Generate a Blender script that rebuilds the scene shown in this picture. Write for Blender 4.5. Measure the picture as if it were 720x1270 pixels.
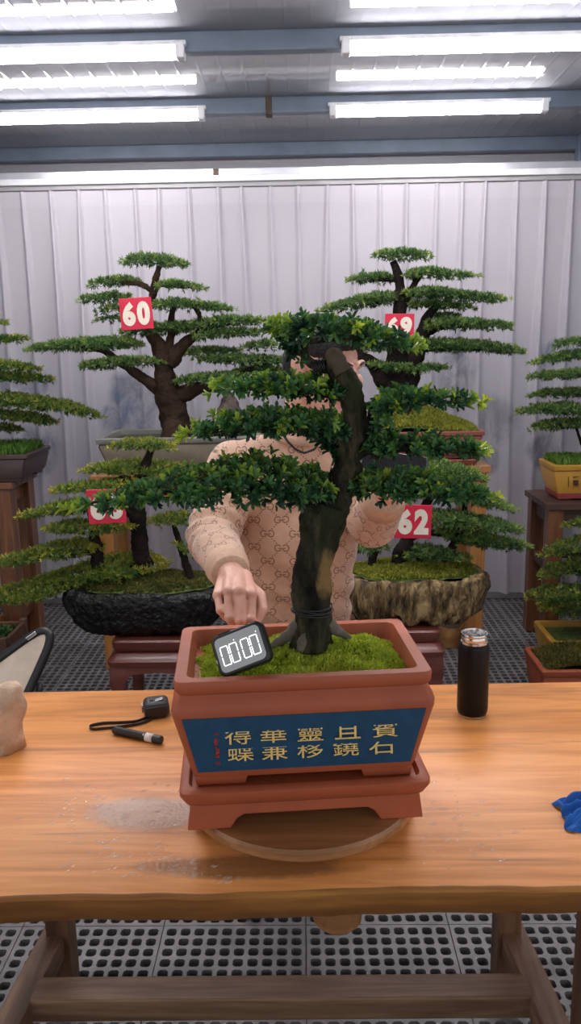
import bpy, bmesh, math, random
import numpy as np
from mathutils import Vector, Matrix, noise as mnoise

SC = bpy.context.scene
COL = SC.collection
for _o in list(bpy.data.objects):
    bpy.data.objects.remove(_o)
random.seed(7)
RNG = np.random.default_rng(11)
R = math.radians

# ------------------------------------------------------------------ camera, world, exposure
FPX, IW, IH = 1000.0, 720, 1270
CAM = Vector((0.0, 0.0, 1.5))
CROT = (Matrix.Rotation(R(1.0), 3, 'Z') @ Matrix.Rotation(R(90 - 11.6), 3, 'X') @ Matrix.Rotation(R(-1.0), 3, 'Z'))
cam_d = bpy.data.cameras.new('camera')
cam_d.sensor_fit = 'HORIZONTAL'
cam_d.sensor_width = 36.0
cam_d.lens = FPX / IW * 36.0
cam_d.clip_start = 0.05
cam_o = bpy.data.objects.new('camera', cam_d)
COL.objects.link(cam_o)
cam_o.matrix_world = Matrix.Translation(CAM) @ CROT.to_4x4()
SC.camera = cam_o

SC.view_settings.view_transform = 'Standard'
SC.view_settings.look = 'None'
SC.view_settings.gamma = 1.0
SC.view_settings.use_curve_mapping = False
SC.view_settings.exposure = 0.8

W = bpy.data.worlds.new('world')
SC.world = W
W.use_nodes = True
_bg = W.node_tree.nodes['Background']
_bg.inputs[0].default_value = (0.98, 0.97, 1.0, 1)
_bg.inputs[1].default_value = 0.5
TUBE_STRENGTH = 31.0


def ray(px, py):
    return CROT @ Vector(((px - IW / 2) / FPX, -(py - IH / 2) / FPX, -1.0))


def at(px, py, Y):
    d = ray(px, py)
    return CAM + d * (Y / d.y)


def atz(px, py, z):
    d = ray(px, py)
    return CAM + d * ((z - CAM.z) / d.z)


def mpp(Y):
    """metres per photo pixel at distance Y (about eye level)"""
    return (at(361, 560, Y) - at(360, 560, Y)).length


# ------------------------------------------------------------------ node materials
class NT:
    def __init__(self, name):
        self.m = bpy.data.materials.new(name)
        self.m.use_nodes = True
        self.t = self.m.node_tree
        self.b = self.t.nodes['Principled BSDF']
        self.out = self.t.nodes['Material Output']

    def n(self, typ, **kw):
        nd = self.t.nodes.new(typ)
        for k, v in kw.items():
            setattr(nd, k, v)
        return nd

    def put(self, sock, v):
        if isinstance(v, bpy.types.NodeSocket):
            self.t.links.new(v, sock)
        elif v is not None:
            if hasattr(sock.default_value, '__len__') and not hasattr(v, '__len__'):
                v = (v, v, v)
            if hasattr(v, '__len__') and len(sock.default_value) == 4 and len(v) == 3:
                v = (*v, 1)
            sock.default_value = v

    def math(self, op, a, b=None, c=None):
        nd = self.n('ShaderNodeMath', operation=op)
        for i, v in enumerate((a, b, c)):
            if v is not None:
                self.put(nd.inputs[i], v)
        return nd.outputs[0]

    def coord(self, kind='Object', scale=(1, 1, 1), loc=(0, 0, 0)):
        tc = self.n('ShaderNodeTexCoord')
        mp = self.n('ShaderNodeMapping')
        mp.inputs['Scale'].default_value = scale
        mp.inputs['Location'].default_value = loc
        self.t.links.new(tc.outputs[kind], mp.inputs['Vector'])
        return mp.outputs[0]

    def noise(self, vec, scale=5, detail=4, rough=0.55, dist=0.0):
        nd = self.n('ShaderNodeTexNoise')
        self.put(nd.inputs['Vector'], vec)
        nd.inputs['Scale'].default_value = scale
        nd.inputs['Detail'].default_value = detail
        nd.inputs['Roughness'].default_value = rough
        nd.inputs['Distortion'].default_value = dist
        return nd.outputs[0]

    def ramp(self, fac, stops):
        nd = self.n('ShaderNodeValToRGB')
        cr = nd.color_ramp
        while len(cr.elements) < len(stops):
            cr.elements.new(0.5)
        for e, (p, c) in zip(cr.elements, stops):
            e.position = p
            e.color = (*c, 1) if len(c) == 3 else c
        self.put(nd.inputs[0], fac)
        return nd.outputs[0]

    def mix(self, fac, a, b):
        nd = self.n('ShaderNodeMix', data_type='RGBA')
        self.put(nd.inputs[0], fac)
        self.put(nd.inputs[6], a)
        self.put(nd.inputs[7], b)
        return nd.outputs[2]

    def bump(self, height, strength=0.3, dist=0.01):
        nd = self.n('ShaderNodeBump')
        nd.inputs['Strength'].default_value = strength
        nd.inputs['Distance'].default_value = dist
        self.put(nd.inputs['Height'], height)
        self.t.links.new(nd.outputs[0], self.b.inputs['Normal'])

    def set(self, **kw):
        names = dict(color='Base Color', rough='Roughness', metal='Metallic', spec='Specular IOR Level',
                     coat='Coat Weight', coat_rough='Coat Roughness', trans='Transmission Weight', ior='IOR',
                     sub='Subsurface Weight', em='Emission Color', ems='Emission Strength', sheen='Sheen Weight')
        for k, v in kw.items():
            self.put(self.b.inputs[names[k]], v)
        return self


def simple(name, col, rough=0.5, metal=0.0, var=0.12, scale=12, bump=0.0, bscale=60, bdist=0.004, **kw):
    """principled with a soft mottling of the base colour and an optional fine bump"""
    N = NT(name)
    v = N.coord()
    f = N.noise(v, scale, 5)
    lo = tuple(max(0, c * (1 - var)) for c in col)
    hi = tuple(min(1, c * (1 + var)) for c in col)
    N.set(color=N.ramp(f, [(0.3, lo), (0.7, hi)]), rough=rough, metal=metal, **kw)
    if bump:
        N.bump(N.noise(v, bscale, 4), bump, bdist)
    return N.m


def wood(name, dark, mid, light, axis='x', scale=1.0, rough=0.4, coat=0.0, bump=0.15):
    N = NT(name)
    st = {'x': (1.1, 14, 14), 'y': (14, 1.1, 14), 'z': (14, 14, 1.1)}[axis]
    v = N.coord(scale=tuple(s * scale for s in st))
    a = N.noise(v, 1.0, 6, 0.6, 0.6)
    v2 = N.coord(scale=tuple(s * scale * 4 for s in st))
    b = N.noise(v2, 1.3, 3, 0.6)
    f = N.math('ADD', N.math('MULTIPLY', a, 0.75), N.math('MULTIPLY', b, 0.25))
    N.set(color=N.ramp(f, [(0.33, dark), (0.5, mid), (0.66, light)]), rough=rough, coat=coat, coat_rough=0.15)
    N.bump(f, bump, 0.003)
    return N.m


def leaf_material(name, stops, rough=0.4):
    N = NT(name)
    a = N.n('ShaderNodeAttribute', attribute_name='tint')
    N.set(color=N.ramp(a.outputs['Fac'], stops), rough=rough, spec=0.4)
    tr = N.n('ShaderNodeBsdfTranslucent')
    N.t.links.new(N.b.inputs['Base Color'].links[0].from_socket, tr.inputs['Color'])
    mx = N.n('ShaderNodeMixShader')
    mx.inputs[0].default_value = 0.22
    N.t.links.new(N.b.outputs[0], mx.inputs[1])
    N.t.links.new(tr.outputs[0], mx.inputs[2])
    N.t.links.new(mx.outputs[0], N.out.inputs['Surface'])
    return N.m


def flat_mat(name, col, rough=0.5, metal=0.0, **kw):
    return simple(name, col, rough, metal, var=0.05, scale=30, **kw)


# ------------------------------------------------------------------ mesh builder
class MB:
    def __init__(self, M=None):
        self.v, self.f, self.M = [], [], M

    def add(self, vs, fs):
        o = len(self.v)
        if self.M is not None:
            vs = [self.M @ Vector(p) for p in vs]
        self.v += [tuple(p) for p in vs]
        self.f += [tuple(i + o for i in f) for f in fs]
        return self

    def box(self, c, s, M=None):
        x, y, z = (k / 2 for k in s)
        vs = [Vector((a * x, b * y, d * z)) for a in (-1, 1) for b in (-1, 1) for d in (-1, 1)]
        if M is not None:
            vs = [M @ p for p in vs]
        vs = [p + Vector(c) for p in vs]
        return self.add(vs, [(0, 1, 3, 2), (4, 6, 7, 5), (0, 4, 5, 1), (2, 3, 7, 6), (0, 2, 6, 4), (1, 5, 7, 3)])

    def beam(self, a, b, w, h, up=(0, 0, 1)):
        """square bar from a to b, w across and h along up"""
        a, b = Vector(a), Vector(b)
        d = b - a
        z = Vector(up)
        x = d.cross(z)
        if x.length < 1e-6:
            x = Vector((1, 0, 0))
        x.normalize()
        z = x.cross(d).normalized()
        vs = []
        for p in (a, b):
            for i, j in ((-1, -1), (1, -1), (1, 1), (-1, 1)):
                vs.append(p + x * (i * w / 2) + z * (j * h / 2))
        return self.add(vs, [(3, 2, 1, 0), (4, 5, 6, 7), (0, 1, 5, 4), (1, 2, 6, 5), (2, 3, 7, 6), (3, 0, 4, 7)])

    def loft(self, rings, cap0=True, cap1=True, closed=True):
        n = len(rings[0])
        vs = [p for r in rings for p in r]
        fs = []
        for k in range(len(rings) - 1):
            for i in range(n if closed else n - 1):
                j = (i + 1) % n
                fs.append((k * n + i, k * n + j, (k + 1) * n + j, (k + 1) * n + i))
        if cap0:
            fs.append(tuple(range(n))[::-1])
        if cap1:
            fs.append(tuple((len(rings) - 1) * n + i for i in range(n)))
        return self.add(vs, fs)

    def tube(self, pts, radii, n=10, caps=True, jit=0.0, jit2=0.0):
        pts = [Vector(p) for p in pts]
        if not hasattr(radii, '__len__'):
            radii = [radii] * len(pts)
        rings = []
        prev = None
        for k, p in enumerate(pts):
            t = (pts[min(k + 1, len(pts) - 1)] - pts[max(k - 1, 0)]).normalized()
            if prev is None:
                x = t.orthogonal().normalized()
            else:
                x = (prev - t * prev.dot(t)).normalized()
            prev = x
            y = t.cross(x)
            ring = []
            for i in range(n):
                a = 2 * math.pi * i / n
                rr = radii[k]
                if jit:
                    q = p + (x * math.cos(a) + y * math.sin(a)) * rr
                    rr *= 1 + jit * mnoise.noise(q * (0.9 / max(radii))) + jit * jit2 * mnoise.noise(q * (3.1 / max(radii)))
                ring.append(p + (x * math.cos(a) + y * math.sin(a)) * rr)
            rings.append(ring)
        return self.loft(rings, caps, caps)

    def lathe(self, prof, c=(0, 0, 0), n=32, cap0=True, cap1=True):
        rings = [[Vector(c) + Vector((r * math.cos(2 * math.pi * i / n), r * math.sin(2 * math.pi * i / n), z))
                  for i in range(n)] for r, z in prof]
        return self.loft(rings, cap0, cap1)

    def ball(self, c, r, M=None, nu=16, nv=10):
        if not hasattr(r, '__len__'):
            r = (r, r, r)
        vs, fs = [], []
        for j in range(1, nv):
            t = math.pi * j / nv
            for i in range(nu):
                a = 2 * math.pi * i / nu
                vs.append(Vector((r[0] * math.sin(t) * math.cos(a), r[1] * math.sin(t) * math.sin(a), r[2] * math.cos(t))))
        top, bot = len(vs), len(vs) + 1
        vs += [Vector((0, 0, r[2])), Vector((0, 0, -r[2]))]
        for j in range(nv - 2):
            for i in range(nu):
                k = (i + 1) % nu
                fs.append((j * nu + i, (j + 1) * nu + i, (j + 1) * nu + k, j * nu + k))
        for i in range(nu):
            k = (i + 1) % nu
            fs.append((top, i, k))
            fs.append((bot, (nv - 2) * nu + k, (nv - 2) * nu + i))
        if M is not None:
            vs = [M @ p for p in vs]
        return self.add([p + Vector(c) for p in vs], fs)

    def capsule(self, a, b, ra, rb, n=14):
        a, b = Vector(a), Vector(b)
        d = (b - a).normalized()
        pts, rad = [], []
        for t in (85, 60, 30):
            pts.append(a - d * ra * math.sin(R(t))); rad.append(ra * math.cos(R(t)))
        pts += [a, b]; rad += [ra, rb]
        for t in (30, 60, 85):
            pts.append(b + d * rb * math.sin(R(t))); rad.append(rb * math.cos(R(t)))
        return self.tube(pts, rad, n)

    def prism(self, poly, y0, y1):
        """polygon in (x,z) pulled along y"""
        n = len(poly)
        vs = [(x, y0, z) for x, z in poly] + [(x, y1, z) for x, z in poly]
        fs = [tuple(range(n)), tuple(range(2 * n - 1, n - 1, -1))]
        for i in range(n):
            j = (i + 1) % n
            fs.append((i, i + n, j + n, j))
        return self.add(vs, fs)

    def mesh(self, name, fix=True):
        me = bpy.data.meshes.new(name)
        me.from_pydata(self.v, [], self.f)
        if fix:
            bm = bmesh.new()
            bm.from_mesh(me)
            bmesh.ops.recalc_face_normals(bm, faces=bm.faces)
            bm.to_mesh(me)
            bm.free()
        return me


ORG = {}


def link_mesh(name, me, m, parent=None, smooth=False, bevel=0.0, seg=2):
    o = bpy.data.objects.new(name, me)
    COL.objects.link(o)
    if m is not None:
        me.materials.append(m)
    if smooth:
        me.polygons.foreach_set('use_smooth', [True] * len(me.polygons))
    if bevel:
        b = o.modifiers.new('bevel', 'BEVEL')
        b.width = bevel
        b.segments = seg
        b.limit_method = 'ANGLE'
        b.angle_limit = R(40)
    if parent is not None:
        o.parent = parent
        o.matrix_parent_inverse = Matrix.Translation(-ORG.get(parent.name, Vector((0, 0, 0))))
    return o


def obj(name, mb, m, parent=None, smooth=False, bevel=0.0, seg=2):
    return link_mesh(name, mb.mesh(name), m, parent, smooth, bevel, seg)


def smooth_by_angle(o, deg=40):
    me = o.data
    me.polygons.foreach_set('use_smooth', [True] * len(me.polygons))
    bm = bmesh.new()
    bm.from_mesh(me)
    for e in bm.edges:
        if len(e.link_faces) == 2 and e.calc_face_angle(0) > R(deg):
            e.smooth = False
    bm.to_mesh(me)
    bm.free()
    return o


def thing(name, label, cat, loc=(0, 0, 0), group=None):
    o = bpy.data.objects.new(name, None)
    COL.objects.link(o)
    o.empty_display_size = 0.05
    o.location = loc
    ORG[o.name] = Vector(loc)
    return tag(o, label, cat, group)


def tag(o, label, cat, group=None, kind=None):
    o['label'] = label
    o['category'] = cat
    if group:
        o['group'] = group
    if kind:
        o['kind'] = kind
    return o


def struct(name, mb, m, smooth=False, bevel=0.0):
    o = obj(name, mb, m, None, smooth, bevel)
    o['kind'] = 'structure'
    return o


def kids(root):
    return [o for o in bpy.data.objects if o.parent == root]


def dup(root, off, label):
    """copy of a thing with copies of its parts and sub-parts, moved by off"""
    r = root.copy()
    COL.objects.link(r)
    r.location = root.location + Vector(off)
    r['label'] = label
    for ch in kids(root):
        c = ch.copy()
        COL.objects.link(c)
        c.parent = r
        for g in kids(ch):
            d = g.copy()
            COL.objects.link(d)
            d.parent = c
    return r


def rrect(hx, hy, z, r=0.01, n=4, c=(0, 0)):
    pts = []
    for sx, sy, a0 in ((1, 1, 0), (-1, 1, 90), (-1, -1, 180), (1, -1, 270)):
        for k in range(n + 1):
            a = R(a0 + 90 * k / n)
            pts.append(Vector((c[0] + sx * (hx - r) + r * math.cos(a), c[1] + sy * (hy - r) + r * math.sin(a), z)))
    return pts


def remesh(mb, voxel, smooth=4, name='tmp'):
    me = mb.mesh(name)
    o = bpy.data.objects.new(name, me)
    COL.objects.link(o)
    md = o.modifiers.new('r', 'REMESH')
    md.mode = 'VOXEL'
    md.voxel_size = voxel
    md.use_smooth_shade = True
    if smooth:
        s = o.modifiers.new('s', 'SMOOTH')
        s.factor = 0.5
        s.iterations = smooth
    bpy.context.view_layer.update()
    dg = bpy.context.evaluated_depsgraph_get()
    out = bpy.data.meshes.new_from_object(o.evaluated_get(dg))
    bpy.data.objects.remove(o)
    bpy.data.meshes.remove(me)
    out.name = name
    out.materials.clear()
    return out


def displace(me, fn):
    co = np.empty(len(me.vertices) * 3, np.float32)
    no = np.empty(len(me.vertices) * 3, np.float32)
    me.vertices.foreach_get('co', co)
    me.vertices.foreach_get('normal', no)
    co = co.reshape(-1, 3)
    no = no.reshape(-1, 3)
    d = np.array([fn(Vector(p)) for p in co], np.float32)
    co = co + no * d[:, None]
    me.vertices.foreach_set('co', co.ravel())
    me.update()


def text_mesh(body, size, sx=1.0, bold=0.0, extrude=0.0008):
    cu = bpy.data.curves.new('lettering', 'FONT')
    cu.body = body
    cu.size = size
    cu.offset = bold
    cu.extrude = extrude
    cu.resolution_u = 4
    o = bpy.data.objects.new('lettering', cu)
    COL.objects.link(o)
    bpy.context.view_layer.update()
    dg = bpy.context.evaluated_depsgraph_get()
    me = bpy.data.meshes.new_from_object(o.evaluated_get(dg))
    bpy.data.objects.remove(o)
    co = np.empty(len(me.vertices) * 3, np.float32)
    me.vertices.foreach_get('co', co)
    co = co.reshape(-1, 3)
    if len(co):
        mid = (co.max(0) + co.min(0)) / 2
        co[:, :2] -= mid[:2]
        co[:, 0] *= sx
    me.materials.clear()
    return co, [tuple(p.vertices) for p in me.polygons]


def add_text(mb, body, size, M, sx=1.0, bold=0.0, extrude=0.0008, height=None, width=None):
    co, fs = text_mesh(body, size, sx, bold, extrude)
    if not len(co):
        return
    if height:
        co[:, 1] *= height / max(1e-6, np.ptp(co[:, 1]))
    if width:
        co[:, 0] *= width / max(1e-6, np.ptp(co[:, 0]))
    mb.add([M @ Vector(p) for p in co.tolist()], fs)

# ------------------------------------------------------------------ materials of the place
M = {}
M['floor'] = simple('grey_plastic_grating', (0.17, 0.16, 0.165), 0.45, var=0.25, scale=9, bump=0.1)
M['subfloor'] = simple('dark_concrete', (0.02, 0.018, 0.017), 0.9, var=0.4)
M['steel_blue'] = simple('grey_blue_painted_steel', (0.165, 0.205, 0.27), 0.45, var=0.15, scale=6)
M['aluminium'] = simple('pale_aluminium', (0.62, 0.62, 0.66), 0.3, 0.6, var=0.06)
M['rail_dark'] = simple('grey_rail', (0.33, 0.32, 0.33), 0.45, var=0.08)
M['white_metal'] = simple('white_enamel', (0.75, 0.75, 0.77), 0.4)
M['wall'] = simple('pale_panel', (0.34, 0.335, 0.36), 0.7, var=0.05, scale=3)
M['rust'] = simple('brown_tape', (0.10, 0.07, 0.05), 0.8, var=0.3)
M['glow'] = NT('lit_tube').set(color=(1, 1, 1), em=(1.0, 0.97, 0.985), ems=TUBE_STRENGTH, rough=0.5).m


def ceiling_material():
    N = NT('glossy_grey_sheet')
    v = N.coord(scale=(1, 1, 1))
    f = N.noise(v, 2.5, 3)
    N.set(color=N.ramp(f, [(0.3, (0.25, 0.255, 0.285)), (0.7, (0.31, 0.31, 0.335))]), rough=0.05, metal=0.0, spec=0.45)
    v2 = N.coord(scale=(9, 1.2, 1))
    h = N.noise(v2, 2.0, 3, 0.6)
    w = N.n('ShaderNodeTexWave', wave_type='BANDS', bands_direction='X', wave_profile='SIN')
    N.put(w.inputs['Vector'], N.coord())
    w.inputs['Scale'].default_value = 3.4
    w.inputs['Distortion'].default_value = 0.4
    rib = N.math('POWER', w.outputs['Fac'], 36.0)
    N.bump(N.math('ADD', N.math('MULTIPLY', h, 0.03), N.math('MULTIPLY', rib, 0.8)), 0.10, 0.014)
    return N.m


M['ceiling'] = ceiling_material()


def curtain_material():
    N = NT('printed_white_voile')
    vo = N.coord()
    sp = N.n('ShaderNodeSeparateXYZ')
    N.put(sp.inputs[0], vo)
    z = sp.outputs['Z']
    base = N.ramp(N.noise(N.coord(scale=(1, 1, 0.4)), 3, 4), [(0.3, (0.77, 0.73, 0.79)), (0.7, (0.84, 0.80, 0.85))])
    # header tape woven denser than the voile
    hd = N.math('GREATER_THAN', z, 2.265)
    base = N.mix(N.math('MULTIPLY', hd, 0.5), base, (0.86, 0.83, 0.88, 1))
    # ink-wash mountains printed on the lower half
    m1 = N.noise(N.coord(scale=(1, 0.2, 0.75), loc=(1.7, 0, 0.35)), 2.1, 9, 0.62, 0.5)
    m2 = N.noise(N.coord(scale=(2.2, 0.2, 1.1), loc=(4.1, 0, 0.2)), 4.0, 8, 0.7, 0.8)
    mp = N.n('ShaderNodeMapRange')
    N.put(mp.inputs['Value'], z)
    mp.inputs['From Max'].default_value = 2.4
    bnode = N.n('ShaderNodeValToRGB')
    cr = bnode.color_ramp
    for p, c in ((0.12, 0.0), (0.34, 0.75), (0.50, 1.0), (0.60, 0.85), (0.72, 0.0)):
        e = cr.elements.new(p)
        e.color = (c, c, c, 1)
    cr.elements[0].color = (0, 0, 0, 1)
    cr.elements[-1].color = (0, 0, 0, 1)
    N.put(bnode.inputs[0], mp.outputs[0])
    def blot(px, py, rx, rz):
        q = at(px, py, 4.6)
        dx = N.math('DIVIDE', N.math('SUBTRACT', sp.outputs['X'], q.x), rx)
        dz = N.math('DIVIDE', N.math('SUBTRACT', z, q.z), rz)
        return N.math('EXPONENT', N.math('MULTIPLY', N.math('ADD', N.math('MULTIPLY', dx, dx), N.math('MULTIPLY', dz, dz)), -1.0))
    peaks = None
    for args in ((165, 495, .16, .22), (140, 520, .10, .10), (400, 470, .2, .2), (562, 470, .10, .25), (620, 520, .16, .16), (672, 560, .12, .12),
                 (40, 560, .16, .18), (600, 570, .10, .12), (690, 440, .12, .12), (20, 480, .2, .12)):
        g = blot(*args)
        peaks = g if peaks is None else N.math('MAXIMUM', peaks, g)
    msk = N.ramp(N.math('ADD', N.math('MULTIPLY', peaks, 0.42), N.math('MULTIPLY', m1, 0.8)), [(0.56, (0, 0, 0)), (0.68, (1, 1, 1))])
    detail = N.ramp(m2, [(0.36, (0.12, 0.12, 0.12)), (0.62, (1, 1, 1))])
    k = N.math('MULTIPLY', msk, detail)
    ink = N.mix(N.ramp(N.noise(vo, 2.2, 3), [(.42, (0, 0, 0)), (.58, (1, 1, 1))]), (0.13, 0.20, 0.36, 1), (0.24, 0.235, 0.27, 1))
    haze = N.math('MULTIPLY', bnode.outputs[0], 0.26)
    base = N.mix(haze, base, (0.50, 0.51, 0.60, 1))
    col = N.mix(N.math('MULTIPLY', k, 0.85), base, ink)
    N.set(color=col, rough=0.8, spec=0.15, sheen=0.2)
    tr = N.n('ShaderNodeBsdfTranslucent')
    N.put(tr.inputs['Color'], col)
    mx = N.n('ShaderNodeMixShader')
    mx.inputs[0].default_value = 0.3
    N.t.links.new(N.b.outputs[0], mx.inputs[1])
    N.t.links.new(tr.outputs[0], mx.inputs[2])
    tp_ = N.n('ShaderNodeBsdfTransparent')
    m2_ = N.n('ShaderNodeMixShader')
    m2_.inputs[0].default_value = 0.30
    N.t.links.new(mx.outputs[0], m2_.inputs[1])
    N.t.links.new(tp_.outputs[0], m2_.inputs[2])
    N.t.links.new(m2_.outputs[0], N.out.inputs['Surface'])
    return N.m


M['curtain'] = curtain_material()

# ------------------------------------------------------------------ room shell
CEIL = 2.650
XL, XR, YB = -2.4, 1.66, 5.06
TX, TY, HOLES_X, HOLES_Y = 0.376, 0.300, 10, 8


def grating():
    mb = MB()
    px, py = (TX - 0.012) / HOLES_X, (TY - 0.012) / HOLES_Y
    hx, hy, ch, dep = px * 0.36, py * 0.36, 0.0055, 0.022
    for i in range(HOLES_X):
        for j in range(HOLES_Y):
            cx, cy = 0.006 + px * (i + .5), 0.006 + py * (j + .5)
            x0 = 0.0012 if i == 0 else cx - px / 2
            x1 = TX - 0.0012 if i == HOLES_X - 1 else cx + px / 2
            y0 = 0.0012 if j == 0 else cy - py / 2
            y1 = TY - 0.0012 if j == HOLES_Y - 1 else cy + py / 2
            O = [(x0, y0, 0), (x1, y0, 0), (x1, y1, 0), (x0, y1, 0)]
            H = [(cx - hx, cy - hy + ch), (cx - hx + ch, cy - hy), (cx + hx - ch, cy - hy), (cx + hx, cy - hy + ch),
                 (cx + hx, cy + hy - ch), (cx + hx - ch, cy + hy), (cx - hx + ch, cy + hy), (cx - hx, cy + hy - ch)]
            vs = O + [(a, b, 0) for a, b in H] + [(a, b, -dep) for a, b in H]
            fs = [(0, 1, 6, 5), (1, 2, 8, 7), (2, 3, 10, 9), (3, 0, 4, 11), (0, 5, 4), (1, 7, 6), (2, 9, 8), (3, 11, 10)]
            for k in range(8):
                q = (k + 1) % 8
                fs.append((4 + k, 4 + q, 12 + q, 12 + k))
            mb.add(vs, fs)
    # tile rim going down
    for (ax, ay, bx, by) in ((0.0012, 0.0012, TX - .0012, 0.0012), (TX - .0012, .0012, TX - .0012, TY - .0012),
                             (TX - .0012, TY - .0012, .0012, TY - .0012), (.0012, TY - .0012, .0012, .0012)):
        mb.add([(ax, ay, 0), (bx, by, 0), (bx, by, -dep), (ax, ay, -dep)], [(0, 1, 2, 3)])
    return mb


seam = atz(379, 1140, 0)
me = grating().mesh('floor', fix=False)
fl = link_mesh('floor', me, M['floor'])
fl.location = (seam.x - 6 * TX, 1.57 - 5 * TY, 0)
for nm, off, cnt in (('along', (TX, 0, 0), 11), ('back', (0, TY, 0), 18)):
    a = fl.modifiers.new(nm, 'ARRAY')
    a.use_relative_offset = False
    a.use_constant_offset = True
    a.constant_offset_displace = off
    a.count = cnt
fl['kind'] = 'structure'
struct('floor_slab', MB().box(((XL + XR) / 2, 1.9, -0.07), (XR - XL + 2.0, 7.5, 0.06)), M['subfloor'])
struct('ceiling', MB().box(((XL + XR) / 2, 2.0, CEIL + 0.02), (XR - XL + 0.1, 6.3, 0.04)), M['ceiling'])
struct('wall_back', MB().box(((XL + XR) / 2, YB + 0.03, CEIL / 2), (XR - XL + 0.1, 0.06, CEIL)), M['wall'])
struct('wall_right', MB().box((XR + 0.03, 3.3, CEIL / 2), (0.06, 3.5, CEIL)), M['wall'])
struct('wall_left', MB().box((XL - 0.03, 3.3, CEIL / 2), (0.06, 3.5, CEIL)), M['wall'])
struct('trim_kerb', MB().box(((XL + XR) / 2, 4.72, 0.02), (XR - XL, 0.16, 0.04)), M['rail_dark'], bevel=0.004)

# ceiling beams (square steel purlins)
B1, B2, B3 = 3.30, 4.12, 4.98
BEAM_Y = {1: B1, 2: B2, 3: B3}
for k, y in enumerate((0.84, 1.66, 2.48, B1, B2, B3)):
    b = struct('trim_%d' % (k + 1), MB().box(((XL + XR) / 2, y, CEIL - 0.036), (XR - XL, 0.055, 0.072)), M['steel_blue'], bevel=0.006)
    b['label'] = 'blue grey steel purlin under the ceiling'
struct('trim_7', MB().box((XR - 0.03, 3.0, CEIL - 0.05), (0.06, 4.1, 0.10)), M['steel_blue'], bevel=0.006)
struct('trim_8', MB().box((XR - 0.04, 4.96, CEIL / 2), (0.07, 0.07, CEIL)), M['steel_blue'], bevel=0.006)
p = at(333, 124, B2)
struct('trim_9', MB().box((p.x, B2, CEIL - 0.038), (0.03, 0.062, 0.084)), M['rust'], bevel=0.002)

# curtain rail: box beam with a bright lip and a grey track under it
RY = 4.62
rail = thing('curtain_rail', 'long pale metal curtain rail running above the white pleated curtain', 'curtain rail', (0, RY, 2.40))
obj('rail_box', MB().box(((XL + XR) / 2, RY + .015, 2.424), (XR - XL, 0.07, 0.036)), M['aluminium'], rail, bevel=0.003)
obj('rail_lip', MB().box(((XL + XR) / 2, RY - .03, 2.389), (XR - XL, 0.02, 0.032)), M['white_metal'], rail, bevel=0.003)
obj('track', MB().box(((XL + XR) / 2, RY - .005, 2.362), (XR - XL, 0.03, 0.026)), M['rail_dark'], rail, bevel=0.002)
p = at(267, 211, RY - .04)
obj('clamp', MB().box((p.x, RY - .024, 2.424), (0.03, 0.012, 0.03)), M['rust'], rail)


def curtain():
    mb = MB()
    xs = np.arange(XL + 0.04, XR - 0.02, 0.0055)
    zs = np.concatenate([np.linspace(0.05, 2.0, 26), np.linspace(2.05, 2.346, 10)])
    rnd = random.Random(3)
    folds = []
    x = XL
    while x < XR + .1:
        folds.append((x, rnd.uniform(-.012, .012), rnd.uniform(.75, 1.25), rnd.uniform(0, 6.28)))
        x += rnd.uniform(0.135, 0.160)
    fx = np.array([f[0] for f in folds]); fl_ = np.array([f[1] for f in folds])
    fa = np.array([f[2] for f in folds]); fp = np.array([f[3] for f in folds])
    vs = []
    for z in zs:
        h = (2.346 - z) / 2.3
        wdt = 0.0085 + 0.013 * min(1, h * 2.2)
        c = fx + fl_ * 2.2 * h + 0.012 * np.sin(z * 1.7 + fp)
        amp = fa * (0.026 + 0.020 * min(1, h * 3))
        d = (amp[None, :] * np.exp(-np.abs((xs[:, None] - c[None, :]) / wdt) ** 2.6)).sum(1)
        d += 0.006 * np.sin(xs * 11 + z * 0.8) * min(1, h * 3)
        vs += [(a, RY - 0.005 - b, z) for a, b in zip(xs, d)]
    n = len(xs)
    fs = [(j * n + i, j * n + i + 1, (j + 1) * n + i + 1, (j + 1) * n + i) for j in range(len(zs) - 1) for i in range(n - 1)]
    return mb.add(vs, fs)


cu = link_mesh('curtain', curtain().mesh('curtain', fix=False), M['curtain'], None, True)
tag(cu, 'white pleated voile curtain printed with faint blue grey ink mountains', 'curtain')


# fluorescent tubes
def tube_light(x0, x1, y, label, group='tube lights under the ceiling'):
    zc = CEIL - 0.073
    t = thing('tube_light', label, 'light', ((x0 + x1) / 2, y, zc), group)
    obj('diffuser', MB().tube([(x0 + .03, y, zc), (x1 - .03, y, zc)], 0.025, 16), M['glow'], t, True)
    obj('housing', MB().box(((x0 + x1) / 2, y + .002, zc + .026), (x1 - x0 + .02, 0.054, 0.016)), M['white_metal'], t, bevel=0.002)
    for s in (x0, x1):
        obj('end_cap', MB().box((s + (.014 if s == x0 else -.014), y, zc + .004), (0.034, 0.056, 0.058)), M['white_metal'], t, bevel=0.006)
    return t


ya, yb = B1 - 0.03, B2 - 0.03
za = CEIL - 0.073
ax = at(424, 51, ya).x; bx = at(409, 135, yb).x; bx2 = at(678, 130, yb).x
LEN = bx2 - bx
al = at(228, 57, ya).x; bl = at(253, 139, yb).x
tube_light(bx, bx2, yb, 'whole lit white tube above the right bonsai, nearer the curtain')
tube_light(bl - LEN, bl, yb, 'lit white tube at upper left, the one nearer the curtain')
tube_light(ax, ax + LEN, ya, 'lit white tube at top right, the one farther from the curtain')
tube_light(al - LEN, al, ya, 'lit white tube at top left, the one farther from the curtain')
for yy in (2.45, 1.62):  # rows out of view, added because the scene needs more light
    for x0 in ((al - LEN), ax):
        t = tube_light(x0, x0 + LEN, yy, 'unseen lit tube added for extra light above the work table', 'added tubes lighting the table')
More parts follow.
